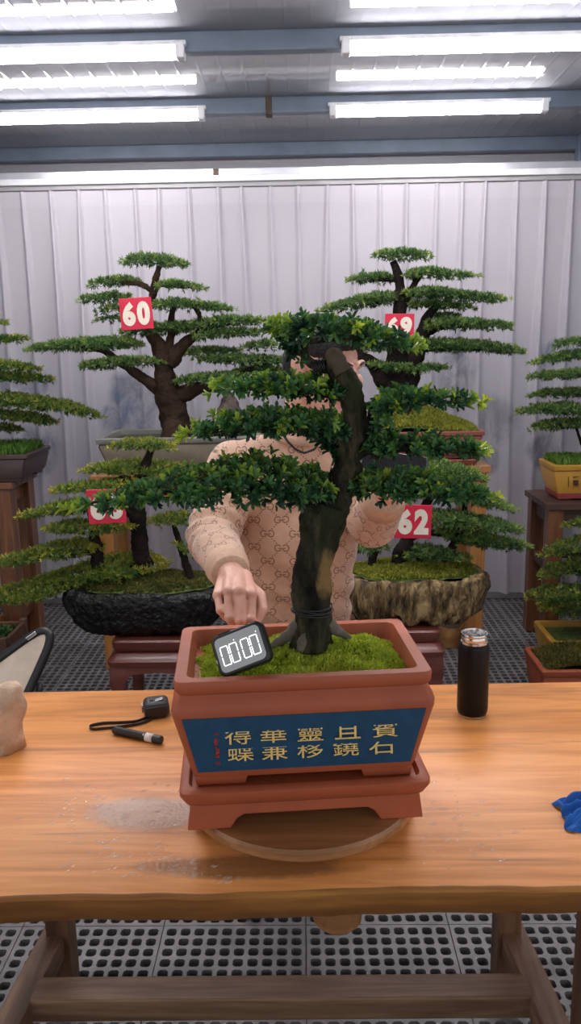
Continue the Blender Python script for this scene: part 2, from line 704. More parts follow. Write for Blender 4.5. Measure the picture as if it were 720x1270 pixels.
# thin conduits joining the tubes of each row
for y, xa, xb, w in ((ya, al, ax, 'upper'), (yb, bl, bx, 'lower')):
    o = obj('light_cable', MB().tube([(xa + .0, y + .01, za + .03), (xb, y + .01, za + .03)], 0.006, 8), M['rail_dark'], None, True)
    tag(o, 'thin grey conduit joining the two tubes of the %s row in the photo' % w, 'cable')

# ------------------------------------------------------------------ work table


def table_material():
    N = NT('lacquered_table_wood')
    v = N.coord(scale=(1.0, 9, 9))
    a = N.noise(v, 1.7, 7, 0.62, 0.9)
    b = N.noise(N.coord(scale=(3.0, 60, 60)), 1.2, 3, 0.6)
    big = N.noise(N.coord(scale=(0.7, 3, 3), loc=(3, 1, 0)), 1.6, 2)
    f = N.math('ADD', N.math('MULTIPLY', a, 0.7), N.math('MULTIPLY', b, 0.3))
    col = N.ramp(f, [(0.32, (0.36, 0.115, 0.026)), (0.45, (0.62, 0.225, 0.055)), (0.57, (0.80, 0.325, 0.10)), (0.72, (0.87, 0.415, 0.15))])
    col = N.mix(N.ramp(big, [(0.35, (0, 0, 0)), (0.7, (0.5, 0.5, 0.5))]), col, (0.62, 0.26, 0.055, 1))
    # brown mineral streaks across the boards
    s = N.noise(N.coord(scale=(0.5, 7, 7), loc=(8, 2.3, 0)), 2.1, 5, 0.55, 1.2)
    col = N.mix(N.ramp(s, [(0.60, (0, 0, 0)), (0.70, (0.75, 0.75, 0.75))]), col, (0.25, 0.11, 0.055, 1))
    # water lying on the front left of the top: darker soaked wood under a glossy film
    sp = N.n('ShaderNodeSeparateXYZ')
    N.put(sp.inputs[0], N.coord())

    def blob(cx, cy, rx, ry):
        dx = N.math('DIVIDE', N.math('SUBTRACT', sp.outputs['X'], cx), rx)
        dy = N.math('DIVIDE', N.math('SUBTRACT', sp.outputs['Y'], cy), ry)
        return N.math('ADD', N.math('MULTIPLY', dx, dx), N.math('MULTIPLY', dy, dy))
    edge = N.math('MULTIPLY', N.math('SUBTRACT', N.noise(N.coord(), 14, 4, 0.6), 0.5), 1.1)
    c1 = atz(180, 1008, .75)
    c2 = atz(300, 1075, .75)
    d = N.math('MINIMUM', blob(c1.x, c1.y, 0.115, 0.055), blob(c2.x, c2.y, 0.18, 0.032))
    wet = N.ramp(N.math('ADD', d, edge), [(0.45, (1, 1, 1)), (1.1, (0, 0, 0))])
    col = N.mix(N.math('MULTIPLY', wet, 0.78), col, (0.24, 0.105, 0.042, 1))
    speck = N.noise(N.coord(), 170, 2, 0.5)
    rough = N.mix(wet, N.ramp(a, [(0.3, (0.5, 0.5, 0.5)), (0.7, (0.38, 0.38, 0.38))]), (0.24, 0.24, 0.24, 1))
    N.set(color=col, rough=rough, coat=0.0)
    h = N.math('ADD', N.math('MULTIPLY', N.math('MULTIPLY', wet, speck), 1.2), N.math('MULTIPLY', f, 0.35))
    N.bump(h, 0.22, 0.004)
    return N.m


M['table_top'] = table_material()
M['frame_wood'] = wood('weathered_frame_wood', (0.075, 0.038, 0.020), (0.165, 0.092, 0.052), (0.30, 0.185, 0.11), 'x', 1.4, 0.55)
M['frame_wood_y'] = wood('weathered_frame_wood_deep', (0.08, 0.04, 0.021), (0.17, 0.092, 0.052), (0.30, 0.18, 0.11), 'y', 1.4, 0.55)
M['frame_wood_z'] = wood('weathered_leg_wood', (0.05, 0.02, 0.01), (0.12, 0.055, 0.026), (0.20, 0.10, 0.05), 'z', 1.4, 0.5)

tb = thing('work_table', 'long lacquered orange brown wooden work table with wavy front edge', 'table', (0, 1.35, 0))
TZ = 0.75


def slab():
    mb = MB()
    rings = []
    rot = math.tan(R(1.3))
    for i in range(121):
        x = -0.86 + 1.72 * i / 120
        e = 0.006 * mnoise.noise((x * 4, 0, 0)) + 0.003 * mnoise.noise((x * 17, 3, 0))
        e2 = 0.007 * mnoise.noise((x * 5, 7, 0)) + 0.004 * mnoise.noise((x * 21, 3, 5))
        yf = 1.000 + x * rot + e
        yb_ = 1.700 + x * rot * 0.9
        th = 0.056 + e2 * 0.6
        rings.append([(x, yf + .006, TZ), (x, yf, TZ - .006), (x, yf + .003 + e2 * .5, TZ - .022), (x, yf + .010, TZ - th + .010),
                      (x, yf + .022, TZ - th), (x, yb_ - .01, TZ - .05), (x, yb_, TZ - .044), (x, yb_, TZ - .005), (x, yb_ - .005, TZ)])
    return mb.loft(rings)


o = obj('tabletop', slab(), M['table_top'], tb, True)
M['live_edge'] = wood('golden_brown_live_edge', (0.10, 0.035, 0.009), (0.24, 0.095, 0.022), (0.42, 0.19, 0.04), 'x', 0.8, .35, .2)
o.data.materials.append(M['live_edge'])
for f in o.data.polygons:                                       # the unplaned front edge of the board
    if f.normal.y < -.35 and f.center.y < 1.1:
        f.material_index = 1
smooth_by_angle(o, 50)
LXl, LXr = at(78, 1180, 1.62).x, at(626, 1180, 1.62).x
for lx in (LXl, LXr):
    for ly in (1.10, 1.62):
        obj('leg', MB().box((lx, ly, 0.35), (0.052, 0.062, 0.70)), M['frame_wood_z'], tb, bevel=0.004)
SZ = 0.20
for s, lx in ((-1, LXl), (1, LXr)):
    xx = lx + s * 0.035
    a = Vector((lx + s * 0.008, 1.66, SZ - .028))
    b = Vector((lx + s * 0.055, 0.98, SZ - .028))
    obj('side_stretcher', MB().beam(a, b, 0.056, 0.056), M['frame_wood_y'], tb, bevel=0.004)
    obj('top_rail', MB().box((lx, 1.36, 0.672), (0.05, 0.60, 0.055)), M['frame_wood_y'], tb, bevel=0.004)
pl = atz(32, 1245, SZ); pr = atz(668, 1233, SZ)
obj('cross_stretcher', MB().beam((LXl - 0.005, (pl.y + pr.y) / 2 + .030, SZ - .026), (LXr + .012, (pl.y + pr.y) / 2 + .036, SZ - .026), 0.066, 0.052),
    M['frame_wood'], tb, bevel=0.004)


# drops of water on the top, beyond counting
def drops():
    mb = MB()
    rnd = random.Random(5)
    spots = [((150, 1035), 130, 75, 190), ((560, 1030), 120, 70, 110), ((300, 1075), 190, 30, 140), ((90, 1000), 60, 40, 30)]
    for (cx, cy), rx, ry, k in spots:
        for _ in range(k):
            px, py = cx + rnd.gauss(0, rx * .45), cy + rnd.gauss(0, ry * .45)
            if not (960 < py < 1095 and 4 < px < 716):
                continue
            p = atz(px, py, TZ)
            if (p.x + .010) ** 2 + (p.y - 1.213) ** 2 < .20 ** 2:
                continue
            r = rnd.choice((.0012, .0016, .002, .0028, .004)) * rnd.uniform(.7, 1.2)
            el = rnd.uniform(1, 2.6)
            n, vs = 9, []
            an = rnd.uniform(0, 3.14)
            for q, (rr, zz) in enumerate(((1, 0), (.85, .22), (.5, .38))):
                for i in range(n):
                    a = 2 * math.pi * i / n
                    ex = math.cos(a) * rr * r * el * (1 + .2 * math.sin(3 * a + an))
                    ey = math.sin(a) * rr * r
                    vs.append((p.x + ex * math.cos(an * .3) - ey * math.sin(an * .3), p.y + ex * math.sin(an * .3) + ey * math.cos(an * .3), TZ + .0002 + zz * r))
            vs.append((p.x, p.y, TZ + .0002 + .42 * r))
            fs = []
            for q in range(2):
                for i in range(n):
                    j = (i + 1) % n
                    fs.append((q * n + i, q * n + j, (q + 1) * n + j, (q + 1) * n + i))
            for i in range(n):
                fs.append((2 * n + i, 2 * n + (i + 1) % n, 3 * n))
            mb.add(vs, fs)
    return mb


_w = NT('water').set(color=(.9, .75, .6), rough=0.03, spec=.9)
_w.b.inputs['Alpha'].default_value = 0.22
M['water'] = _w.m
o = obj('water_drops', drops(), M['water'], None, True)
tag(o, 'drops and splashes of water on the wooden table top', 'water', kind='stuff')

# ------------------------------------------------------------------ plants: leaves, pads, trunks
M['bark'] = simple('dark_bark', (0.016, 0.012, 0.010), 0.85, var=0.6, scale=14, bump=0.8, bscale=38, bdist=0.02, spec=.15)
M['bark_warm'] = simple('brown_bark', (0.036, 0.021, 0.014), 0.85, var=0.6, scale=12, bump=0.8, bscale=34, bdist=0.02, spec=.15)


def main_bark():
    N = NT('mossy_bark')
    v = N.coord(scale=(1, 1, 0.35))
    a = N.noise(v, 26, 6, 0.65, 0.4)
    b = N.noise(N.coord(scale=(1, 1, 0.6)), 11, 4, 0.6)
    col = N.ramp(a, [(0.36, (0.005, 0.005, 0.004)), (0.5, (0.026, 0.025, 0.016)), (0.66, (0.095, 0.080, 0.048))])
    col = N.mix(N.ramp(b, [(0.52, (0, 0, 0)), (0.66, (0.8, 0.8, 0.8))]), col, (0.030, 0.040, 0.018, 1))
    # pale rubbed patch low on the right side of the trunk
    sp = N.n('ShaderNodeSeparateXYZ')
    N.put(sp.inputs[0], N.coord())
    q = at(405, 712, 1.20)
    dx = N.math('DIVIDE', N.math('SUBTRACT', sp.outputs['X'], q.x), 0.016)
    dz = N.math('DIVIDE', N.math('SUBTRACT', sp.outputs['Z'], q.z), 0.045)
    d = N.math('ADD', N.math('MULTIPLY', dx, dx), N.math('MULTIPLY', dz, dz))
    d = N.math('ADD', d, N.math('MULTIPLY', N.math('SUBTRACT', a, 0.5), 4.0))
    col = N.mix(N.ramp(d, [(0.3, (0.8, 0.8, 0.8)), (1.3, (0, 0, 0))]), col, (0.30, 0.19, 0.075, 1))
    N.set(color=col, rough=0.85, spec=.12)
    N.bump(a, 1.0, 0.022)
    return N.m


M['bark_main'] = main_bark()
M['root'] = simple('grey_root_bark', (0.13, 0.115, 0.09), 0.85, var=0.35, scale=30, bump=0.6, bscale=80, bdist=0.008)
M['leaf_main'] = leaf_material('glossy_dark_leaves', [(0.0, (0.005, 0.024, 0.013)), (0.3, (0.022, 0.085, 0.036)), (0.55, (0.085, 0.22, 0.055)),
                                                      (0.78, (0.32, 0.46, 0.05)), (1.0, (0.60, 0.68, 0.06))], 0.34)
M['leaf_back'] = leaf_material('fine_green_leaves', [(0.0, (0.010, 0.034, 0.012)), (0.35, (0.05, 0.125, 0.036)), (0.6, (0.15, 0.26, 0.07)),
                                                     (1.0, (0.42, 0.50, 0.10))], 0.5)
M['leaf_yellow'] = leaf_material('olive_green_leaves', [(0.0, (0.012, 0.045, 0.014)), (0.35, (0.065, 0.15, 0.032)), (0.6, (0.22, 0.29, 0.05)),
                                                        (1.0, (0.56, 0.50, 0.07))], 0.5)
M['moss_bright'] = leaf_material('bright_moss', [(0.0, (0.16, 0.26, 0.02)), (0.5, (0.56, 0.66, 0.06)), (1.0, (0.82, 0.84, 0.20))], 0.7)
M['moss_dry'] = leaf_material('olive_moss', [(0.0, (0.045, 0.055, 0.012)), (0.5, (0.15, 0.15, 0.03)), (1.0, (0.34, 0.30, 0.08))], 0.8)
M['moss_gold'] = leaf_material('golden_green_moss', [(0.0, (0.12, 0.15, 0.02)), (0.5, (0.38, 0.40, 0.05)), (1.0, (0.62, 0.58, 0.12))], 0.8)
M['grass'] = leaf_material('young_grass', [(0.0, (0.05, 0.16, 0.02)), (1.0, (0.27, 0.50, 0.08))], 0.6)
M['soil'] = simple('dark_soil', (0.045, 0.040, 0.022), 0.95, var=0.5, scale=60, bump=0.6, bscale=120)
M['soil_moss'] = simple('mossy_soil', (0.075, 0.11, 0.022), 0.95, var=0.5, scale=60, bump=0.6, bscale=120)

TPL = {
    'fine': (np.array([(0, 0, 0), (.45, .5, .08), (1, 0, 0), (.45, -.5, .08)]), [(0, 3, 2), (0, 2, 1)]),
    'broad': (np.array([(0, 0, 0), (.36, .42, .10), (.82, .44, .05), (1, 0, -.07), (.82, -.44, .05), (.36, -.42, .10), (.5, 0, -.02)]),
              [(0, 6, 1), (1, 6, 2), (2, 6, 3), (3, 6, 4), (4, 6, 5), (5, 6, 0)]),
}


def leaves(name, pos, dirs, nrm, ln, wd, tint, m, tpl, parent):
    T, F = TPL[tpl]
    n = len(pos)
    d = dirs / np.linalg.norm(dirs, axis=1, keepdims=True)
    s = np.cross(nrm, d)
    s /= np.maximum(np.linalg.norm(s, axis=1, keepdims=True), 1e-6)
    u = np.cross(d, s)
    k = len(T)
    co = (pos[:, None, :] + d[:, None, :] * (T[None, :, 0, None] * ln[:, None, None])
          + s[:, None, :] * (T[None, :, 1, None] * wd[:, None, None])
          + u[:, None, :] * (T[None, :, 2, None] * ln[:, None, None] * 1.6))
    F = np.array(F)
    fa = (F[None] + (np.arange(n) * k)[:, None, None]).reshape(-1, 3)
    me = bpy.data.meshes.new(name)
    me.vertices.add(n * k)
    me.vertices.foreach_set('co', co.reshape(-1).astype(np.float32))
    me.loops.add(fa.size)
    me.loops.foreach_set('vertex_index', fa.reshape(-1).astype(np.int32))
    me.polygons.add(len(fa))
    me.polygons.foreach_set('loop_start', (np.arange(len(fa)) * 3).astype(np.int32))
    me.update(calc_edges=True)
    at_ = me.attributes.new('tint', 'FLOAT', 'POINT')
    at_.data.foreach_set('value', np.repeat(np.clip(tint, 0, 1), k).astype(np.float32))
    return link_mesh(name, me, m, parent)


def polyline(pts, n):
    """pts rows of numbers -> n rows spaced evenly in the first three columns"""
    P = np.array(pts, float)
    seg = np.linalg.norm(np.diff(P[:, :3], axis=0), axis=1)
    s = np.concatenate([[0], np.cumsum(seg)])
    q = np.linspace(0, s[-1], n)
    return np.stack([np.interp(q, s, P[:, k]) for k in range(P.shape[1])], 1), s[-1]


def pad(parent, path, Y, m, tpl='fine', leaf=0.016, aspect=0.34, dens=26000, deep=1.0, depth=None, dY=0.0,
        young=0.0, base=0.40, whorl=5, tips=(1, 1), name='foliage_pad', lift=0.35):
    """path: (px, py, half thickness px). A cushion of leaf whorls round that line, deep across the line."""
    k = mpp(Y)
    pts = []
    for px, py, h in path:
        p = at(px, py, Y + dY)
        pts.append((p.x, p.y, p.z, max(h * k - leaf * 0.50, leaf * 0.10)))
    C, L = polyline(pts, 60)
    C[:, 2] += 0
    hm = C[:, 3].max()
    if depth is None:
        depth = min(0.26 * L, 0.20)
    wv = depth * np.sqrt(np.clip(C[:, 3] / hm, 0.05, 1)) * deep
    # round the two ends in plan
    t = np.linspace(0, 1, 60)
    e = np.ones(60)
    if tips[0]:
        e = np.minimum(e, np.sqrt(np.clip(t / 0.22, 0.02, 1)))
    if tips[1]:
        e = np.minimum(e, np.sqrt(np.clip((1 - t) / 0.22, 0.02, 1)))
    wv = wv * e
    area = (L / 60) * (2 * wv + 2 * C[:, 3]).sum()
    N = max(30, int(area * dens / whorl))
    pr = (wv + C[:, 3]); pr /= pr.sum()
    idx = RNG.choice(60, N, p=pr)
    ff = np.clip(idx + RNG.uniform(-.5, .5, N), 0, 58.999)
    i0 = ff.astype(int); fr = (ff - i0)[:, None]
    c = C[i0] * (1 - fr) + C[i0 + 1] * fr
    w = wv[i0] * (1 - fr[:, 0]) + wv[i0 + 1] * fr[:, 0]
    tg = C[np.minimum(i0 + 2, 59), :3] - C[np.maximum(i0 - 2, 0), :3]
    tg /= np.linalg.norm(tg, axis=1, keepdims=True)
    # angle round the line: mostly the top, some underneath
    ph = np.where(RNG.random(N) < 0.74, RNG.uniform(-0.1, math.pi + 0.1, N), RNG.uniform(math.pi, 2 * math.pi, N))
    rr = np.sqrt(RNG.uniform(0.25, 1, N))
    lump = 1 + 0.25 * np.sin(ff * 0.9 + RNG.uniform(0, 6)) * np.sin(ph * 2 + ff * .35)
    bz = np.where(np.sin(ph) > 0, 1.0, 0.62)
    pos = c[:, :3].copy()
    pos[:, 1] += w * np.cos(ph) * rr
    hz = c[:, 3] * np.sin(ph) * rr * bz * lump
    pos[:, 2] += hz
    pos += RNG.normal(0, leaf * 0.25, (N, 3))
    end = (ff / 59.0 * 2 - 1)
    out = np.zeros((N, 3))
    out[:, 1] = np.cos(ph) * rr
    out[:, 2] = np.sin(ph) * rr * 0.8 + lift
    out += tg * (np.sign(end) * np.abs(end) ** 1.5)[:, None] * 1.3
    out += RNG.normal(0, 0.28, (N, 3))
    out /= np.linalg.norm(out, axis=1, keepdims=True)
    # whorls
    P = np.repeat(pos, whorl, 0)
    A = np.repeat(out, whorl, 0)
    az = np.tile(np.arange(whorl) * 2 * math.pi / whorl, N) + np.repeat(RNG.uniform(0, 6.28, N), whorl) + RNG.normal(0, .3, N * whorl)
    ref = np.tile(np.array([[0.31, 0.77, 0.55]]), (N * whorl, 1))
    X = np.cross(A, ref); X /= np.linalg.norm(X, axis=1, keepdims=True)
    Yv = np.cross(A, X)
    side = X * np.cos(az)[:, None] + Yv * np.sin(az)[:, None]
    op = RNG.uniform(0.35, 1.05, N * whorl)[:, None]
    D = A * np.cos(op) + side * np.sin(op)
    Nn = A * np.sin(op) - side * np.cos(op)
    ln = leaf * RNG.uniform(0.7, 1.25, N * whorl)
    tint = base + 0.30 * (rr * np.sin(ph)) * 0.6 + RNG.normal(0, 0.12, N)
    tip_side = np.where(end < 0, tips[0], tips[1])
    tint += young * np.clip((np.abs(end) - 0.60) / 0.40, 0, 1) * 0.6 * tip_side
    sprout = RNG.random(N) < (0.012 + young * 0.03 * (0.3 + tip_side))
    tint = np.where(sprout, tint + 0.35, tint)
    tint = np.repeat(tint, whorl) + RNG.normal(0, 0.07, N * whorl)
    P = P + D * (leaf * 0.05)
    return leaves(name, P, D, Nn, ln, ln * aspect, tint, m, tpl, parent)


def limb(parent, name, pts, Y, m, dY=0.0, n=10, jit=0.22, sway=0.0):
    """pts: (px, py, radius px[, dY])"""
    k = mpp(Y)
    rows = []
    for q in pts:
        p = at(q[0], q[1], Y + (q[3] if len(q) > 3 else dY))
        rows.append((p.x, p.y, p.z, q[2] * k))
    C, L = polyline(rows, max(8, len(pts) * 8))
    # soften the corners
    for _ in range(6):
        C[1:-1] = 0.25 * C[:-2] + 0.5 * C[1:-1] + 0.25 * C[2:]
    o = obj(name, MB().tube(C[:, :3].tolist(), C[:, 3].tolist(), n, True, jit, .5), m, parent, True)
    return o


def tuft_field(parent, name, xr, yr, zf, n, m, leaf, tpl='fine', aspect=0.4, spread=0.9, whorl=4, base=0.45, var=0.16, inside=None, kind=None):
    """short shoots scattered over the ground height zf(x, y)"""
    x = RNG.uniform(*xr, n); y = RNG.uniform(*yr, n)
    if inside is not None:
        keep = np.array([inside(a, b) for a, b in zip(x, y)])
        x, y = x[keep], y[keep]
    n = len(x)
    z = np.array([zf(a, b) for a, b in zip(x, y)])
    P = np.repeat(np.stack([x, y, z], 1), whorl, 0)
    az = RNG.uniform(0, 6.28, n * whorl)
    tl = RNG.uniform(0.1, spread, n * whorl)
    D = np.stack([np.cos(az) * np.sin(tl), np.sin(az) * np.sin(tl), np.cos(tl)], 1)
    Nn = np.stack([-np.cos(az) * np.cos(tl), -np.sin(az) * np.cos(tl), np.sin(tl)], 1)
    ln = leaf * RNG.uniform(0.6, 1.3, n * whorl)
    big = np.array([mnoise.noise((a * 14, b * 14, 1.3)) for a, b in zip(x, y)])
    tint = np.repeat(base + big * 0.25 + RNG.normal(0, var, n), whorl)
    o = leaves(name, P, D, Nn, ln, ln * aspect, tint, m, tpl, parent)
    if kind:
        o['kind'] = kind
    return o


def pot_mesh(prof, inner, r=0.012, M_=None):
    """prof: (z, hx, hy) going up outside; inner: the same going down inside, closed by the soil floor"""
    mb = MB(M_)
    rings = [rrect(hx, hy, z, min(r, hx * .4, hy * .4)) for z, hx, hy in prof + inner]
    return mb.loft(rings, True, True)


# ------------------------------------------------------------------ main bonsai
TC = Vector((-0.010, 1.213, 0.0))
M['terracotta'] = simple('terracotta', (0.37, 0.084, 0.032), 0.55, var=0.10, scale=14, bump=0.12, bscale=120, bdist=0.002)
M['turn_wood'] = wood('turntable_wood', (0.16, 0.065, 0.022), (0.30, 0.135, 0.05), (0.42, 0.205, 0.085), 'x', 1.3, 0.35, 0.2)
M['panel_blue'] = simple('blue_glaze_panel', (0.012, 0.062, 0.125), 0.45, var=0.14, scale=40, bump=0.1)
M['gold'] = simple('carved_gold', (0.72, 0.50, 0.17), 0.4, 0.25, var=0.2, scale=90)
M['seal_red'] = flat_mat('seal_red', (0.35, 0.03, 0.03), 0.6)
M['black_plastic'] = flat_mat('black_plastic', (0.014, 0.014, 0.016), 0.4)
M['black_wire'] = flat_mat('black_wire', (0.012, 0.012, 0.013), 0.45)

tt = thing('turntable', 'round brown wooden turntable on the table under the terracotta tray', 'turntable', (TC.x, TC.y, TZ))
o = obj('disc', MB().lathe([(0.166, .022), (0.180, .024), (0.186, .030), (0.186, .040), (0.182, .045)], (TC.x, TC.y, TZ), 64), M['turn_wood'], tt)
smooth_by_angle(o, 35)
o = obj('base', MB().lathe([(0.115, .001), (0.122, .006), (0.122, .018), (0.112, .0225)], (TC.x, TC.y, TZ), 48), M['turn_wood'], tt)
smooth_by_angle(o, 35)
hub = at(418, 1146, 1.16)
o = obj('hub', MB().lathe([(0.01, hub.z), (0.030, hub.z + .003), (0.040, hub.z + .014), (0.042, hub.z + .05), (0.042, 0.69)], (hub.x, 1.16, 0), 32), M['turn_wood'], tt)
smooth_by_angle(o, 35)

TT = TZ + 0.045
POTX = -0.013
ROT = Matrix.Rotation(R(5.0), 4, 'Z')
PM = Matrix.Translation((POTX, 1.206, 0)) @ ROT

tray = thing('pot_tray', 'footed terracotta tray on the turntable, under the terracotta pot', 'tray', (POTX, 1.206, TT))
o = obj('tray_top', pot_mesh([(TT + .040, .172, .112), (TT + .046, .180, .120), (TT + .060, .187, .127), (TT + .068, .187, .127), (TT + .071, .183, .123)],
                             [(TT + .071, .174, .114), (TT + .062, .170, .110)], 0.016, PM), M['terracotta'], tray)
smooth_by_angle(o, 40)


def apron(w, flare=0.006):
    """half widths of a skirt with a stepped arch between two feet"""
    a, h = w, 0.041
    return [(-a, h), (-a - flare, 0.0), (-a * .66, 0.0), (-a * .60, .016), (-a * .54, .022), (a * .54, .022), (a * .60, .016), (a * .66, 0.0), (a + flare, 0.0), (a, h)]


for s in (-1, 1):
    mb = MB(PM @ Matrix.Translation((0, 0, TT)))
    mb.prism([(x, z + .0005) for x, z in apron(.172)], s * .112, s * .097)
    obj('apron', mb, M['terracotta'], tray, bevel=0.002)
    mb = MB(PM @ Matrix.Translation((0, 0, TT)) @ Matrix.Rotation(R(90), 4, 'Z'))
    mb.prism([(x, z + .0005) for x, z in apron(.097)], s * .172, s * .157)
    obj('apron', mb, M['terracotta'], tray, bevel=0.002)

PB = TT + .0635
bon = thing('bonsai_tree', 'large bonsai with glossy broad leaves in the terracotta pot with a blue panel', 'bonsai tree', (POTX, 1.206, PB))
PZ = PB + .014
prof = [(PZ, .166, .098), (PZ + .0108, .170, .102), (PZ + .1058, .1935, .1165), (PZ + .1145, .194, .1168), (PZ + .1231, .1915, .115), (PZ + .1307, .184, .109),
        (PZ + .1361, .182, .107), (PZ + .1404, .185, .1155), (PZ + .1447, .1875, .118), (PZ + .1577, .1885, .119), (PZ + .1609, .187, .1175)]
inner = [(PZ + .1609, .1705, .102), (PZ + .1577, .169, .1005), (PZ + .1339, .163, .096)]
pot = obj('pot', pot_mesh(prof, inner, 0.014, PM), M['terracotta'], bon)
smooth_by_angle(pot, 40)
for sx in (-1, 1):
    for sy in (-1, 1):
        mb = MB(PM)
        x0, x1 = .162, .090
        mb.prism([(sx * x0, PB), (sx * x1, PB), (sx * (x1 - .006), PZ + .001), (sx * (x0 + .003), PZ + .001)], sy * .096, sy * .060)
        obj('foot', mb, M['terracotta'], pot, bevel=0.002)


def slope_y(z):
    """front face of the pot (local y) at height z above PZ"""
    return -(0.102 + (0.1165 - 0.102) * (z - .0108) / .0942)


za_, zb_ = .012, .1040
mb = MB(PM)
vs = []
for z, hx in ((za_, .159), (zb_, .1785)):
    yy = slope_y(z)
    for dy in (-.0012, .004):
        vs += [(-hx, yy + dy, PZ + z), (hx, yy + dy, PZ + z)]
mb.add(vs, [(0, 1, 5, 4), (2, 6, 7, 3), (0, 4, 6, 2), (1, 3, 7, 5), (4, 5, 7, 6), (0, 2, 3, 1)])
panel = obj('panel', mb, M['panel_blue'], pot)
panel['label'] = 'dark blue glazed panel with gold characters'
tiltx = math.atan2(.0942, .0145)
mb = MB(PM)
COLS = [(.845, '賓', '石'), (.683, '且', '鐃'), (.522, '靈', '移'), (.363, '華', '兼'), (.212, '得', '蝶')]
for fx, up, dn in COLS:
    for ch, fz in ((up, .655), (dn, .335)):
        z = za_ + (zb_ - za_) * fz
        hx = .159 + (.0185) * fz
        Mt = (Matrix.Translation((hx * (2 * fx - 1), slope_y(z) - .0022, PZ + z)) @ Matrix.Rotation(tiltx, 4, 'X'))
        add_text(mb, ch, 0.026, Mt, bold=0.0, extrude=0.0012, height=.0235, width=.038)
o = obj('lettering', mb, M['gold'], panel)
mb = MB(PM)
rnd = random.Random(2)
for k, fz in enumerate((.70, .60, .50, .40, .30, .18)):
    z = za_ + (zb_ - za_) * fz
    for q in range(3):
        mb.box((.168 * (2 * .112 - 1) + rnd.uniform(-.002, .002), slope_y(z) - .0018, PZ + z + rnd.uniform(-.003, .003)), (rnd.uniform(.002, .006), .001, rnd.uniform(.0012, .005)))
obj('seal', mb, M['seal_red'], panel)

SOIL = PZ + .137
TB = at(388, 782, 1.215)
TB = Vector((TB.x, 1.225, SOIL))


def moss_z(x, y):
    lx, ly = x - POTX, y - 1.206
    d2 = ((x - TB.x) / .085) ** 2 + ((y - TB.y) / .07) ** 2
    return SOIL - .001 + .022 * math.exp(-d2) + .020 * math.exp(-(((x - TB.x - .08) / .05) ** 2 + ((ly + .02) / .05) ** 2)) + .010 * mnoise.noise((x * 34, y * 34, 0)) - .010 * max(0, abs(lx) / .163 - .75) / .25


mb = MB(PM)
vs, fs = [], []
nx, ny = 44, 26
for j in range(ny + 1):
    for i in range(nx + 1):
        lx, ly = -.163 + .326 * i / nx, -.096 + .192 * j / ny
        w = PM @ Vector((lx, ly, 0))
        vs.append((lx, ly, moss_z(w.x, w.y)))
for j in range(ny):
    for i in range(nx):
        a = j * (nx + 1) + i
        fs.append((a, a + 1, a + nx + 2, a + nx + 1))
mb.add(vs, fs)
soil = obj('soil', mb, M['soil_moss'], bon, True)
IPM = PM.inverted()


def in_pot(x, y):
    q = IPM @ Vector((x, y, 0))
    return abs(q.x) < .161 and abs(q.y) < .094


tuft_field(soil, 'moss', (POTX - .17, POTX + .17), (1.10, 1.31), moss_z, 13000, M['moss_bright'], 0.0080, 'fine', 0.38, 1.1, 4, 0.45, 0.16, in_pot)

MD = 1.22
trunk = limb(bon, 'trunk', [(387, 800, 31), (387, 786, 27), (388, 765, 24), (386, 740, 23.5), (389, 700, 24.5), (396, 662, 26.5), (403, 640, 28), (409, 625, 26)], MD, M['bark_main'], n=36, jit=0.22)
limb(bon, 'limb', [(405, 648, 22), (417, 618, 19), (430, 580, 16.5), (437, 545, 15), (440, 515, 13.5), (436, 490, 14.5), (428, 470, 16), (418, 456, 14), (409, 446, 11)], MD, M['bark_main'], n=28, jit=0.30)
limb(bon, 'branch', [(402, 648, 18), (390, 628, 13), (370, 613, 9), (340, 604, 7), (290, 600, 5), (200, 612, 3), (110, 624, 2)], MD, M['bark_main'], jit=0.25)
limb(bon, 'branch', [(434, 575, 13), (424, 552, 10), (412, 541, 8), (390, 535, 5), (330, 530, 3.5), (250, 536, 2)], MD, M['bark_main'])
limb(bon, 'branch', [(430, 488, 11), (415, 488, 8), (390, 485, 5), (330, 482, 3), (280, 482, 2)], MD, M['bark_main'])
limb(bon, 'branch', [(418, 455, 9), (400, 455, 8), (385, 452, 6), (374, 440, 5), (380, 424, 4), (420, 418, 3.5), (500, 418, 2)], MD, M['bark_main'])
limb(bon, 'branch', [(438, 555, 8), (452, 535, 6), (466, 505, 5), (500, 497, 4), (560, 499, 2)], MD, M['bark_main'])
limb(bon, 'branch', [(435, 570, 7), (460, 556, 5), (520, 556, 4), (580, 560, 2)], MD, M['bark_main'])
limb(bon, 'branch', [(418, 618, 9), (445, 605, 6), (490, 602, 5), (580, 612, 2)], MD, M['bark_main'])
# sawn stump on the top of the limb
M['cut_wood'] = simple('sawn_pale_wood', (0.085, 0.062, 0.038), 0.8, var=0.3, scale=40)
a, b = at(412, 440, MD - .012), at(425, 458, MD - .03)
limb(bon, 'stump', [(412, 438, 10, -.012), (416, 446, 11, -.02), (425, 462, 10, -.022)], MD, M['cut_wood'], n=12)
# wire bands
for cx, cy, r, tilt, cnt, nm in ((387, 753, 25, 8, 4, 'tie_wire'), (396, 455, 9, 75, 6, 'tie_wire'), (412, 543, 11, 60, 3, 'tie_wire')):
    k = mpp(MD)
    mb = MB()
    for q in range(cnt):
        c = at(cx, cy, MD) + Vector(((q - cnt / 2) * .0034 * math.sin(R(tilt)), 0, (q - cnt / 2) * .0034 * math.cos(R(tilt))))
        T = Matrix.Rotation(R(tilt + random.uniform(-8, 8)), 3, 'Y')
        ring = [c + T @ Vector((math.cos(t) * r * k, math.sin(t) * r * k, 0)) for t in np.linspace(0, 2 * math.pi, 25)]
        mb.tube(ring, .0016, 6)
    obj(nm, mb, M['black_wire'], bon, True)
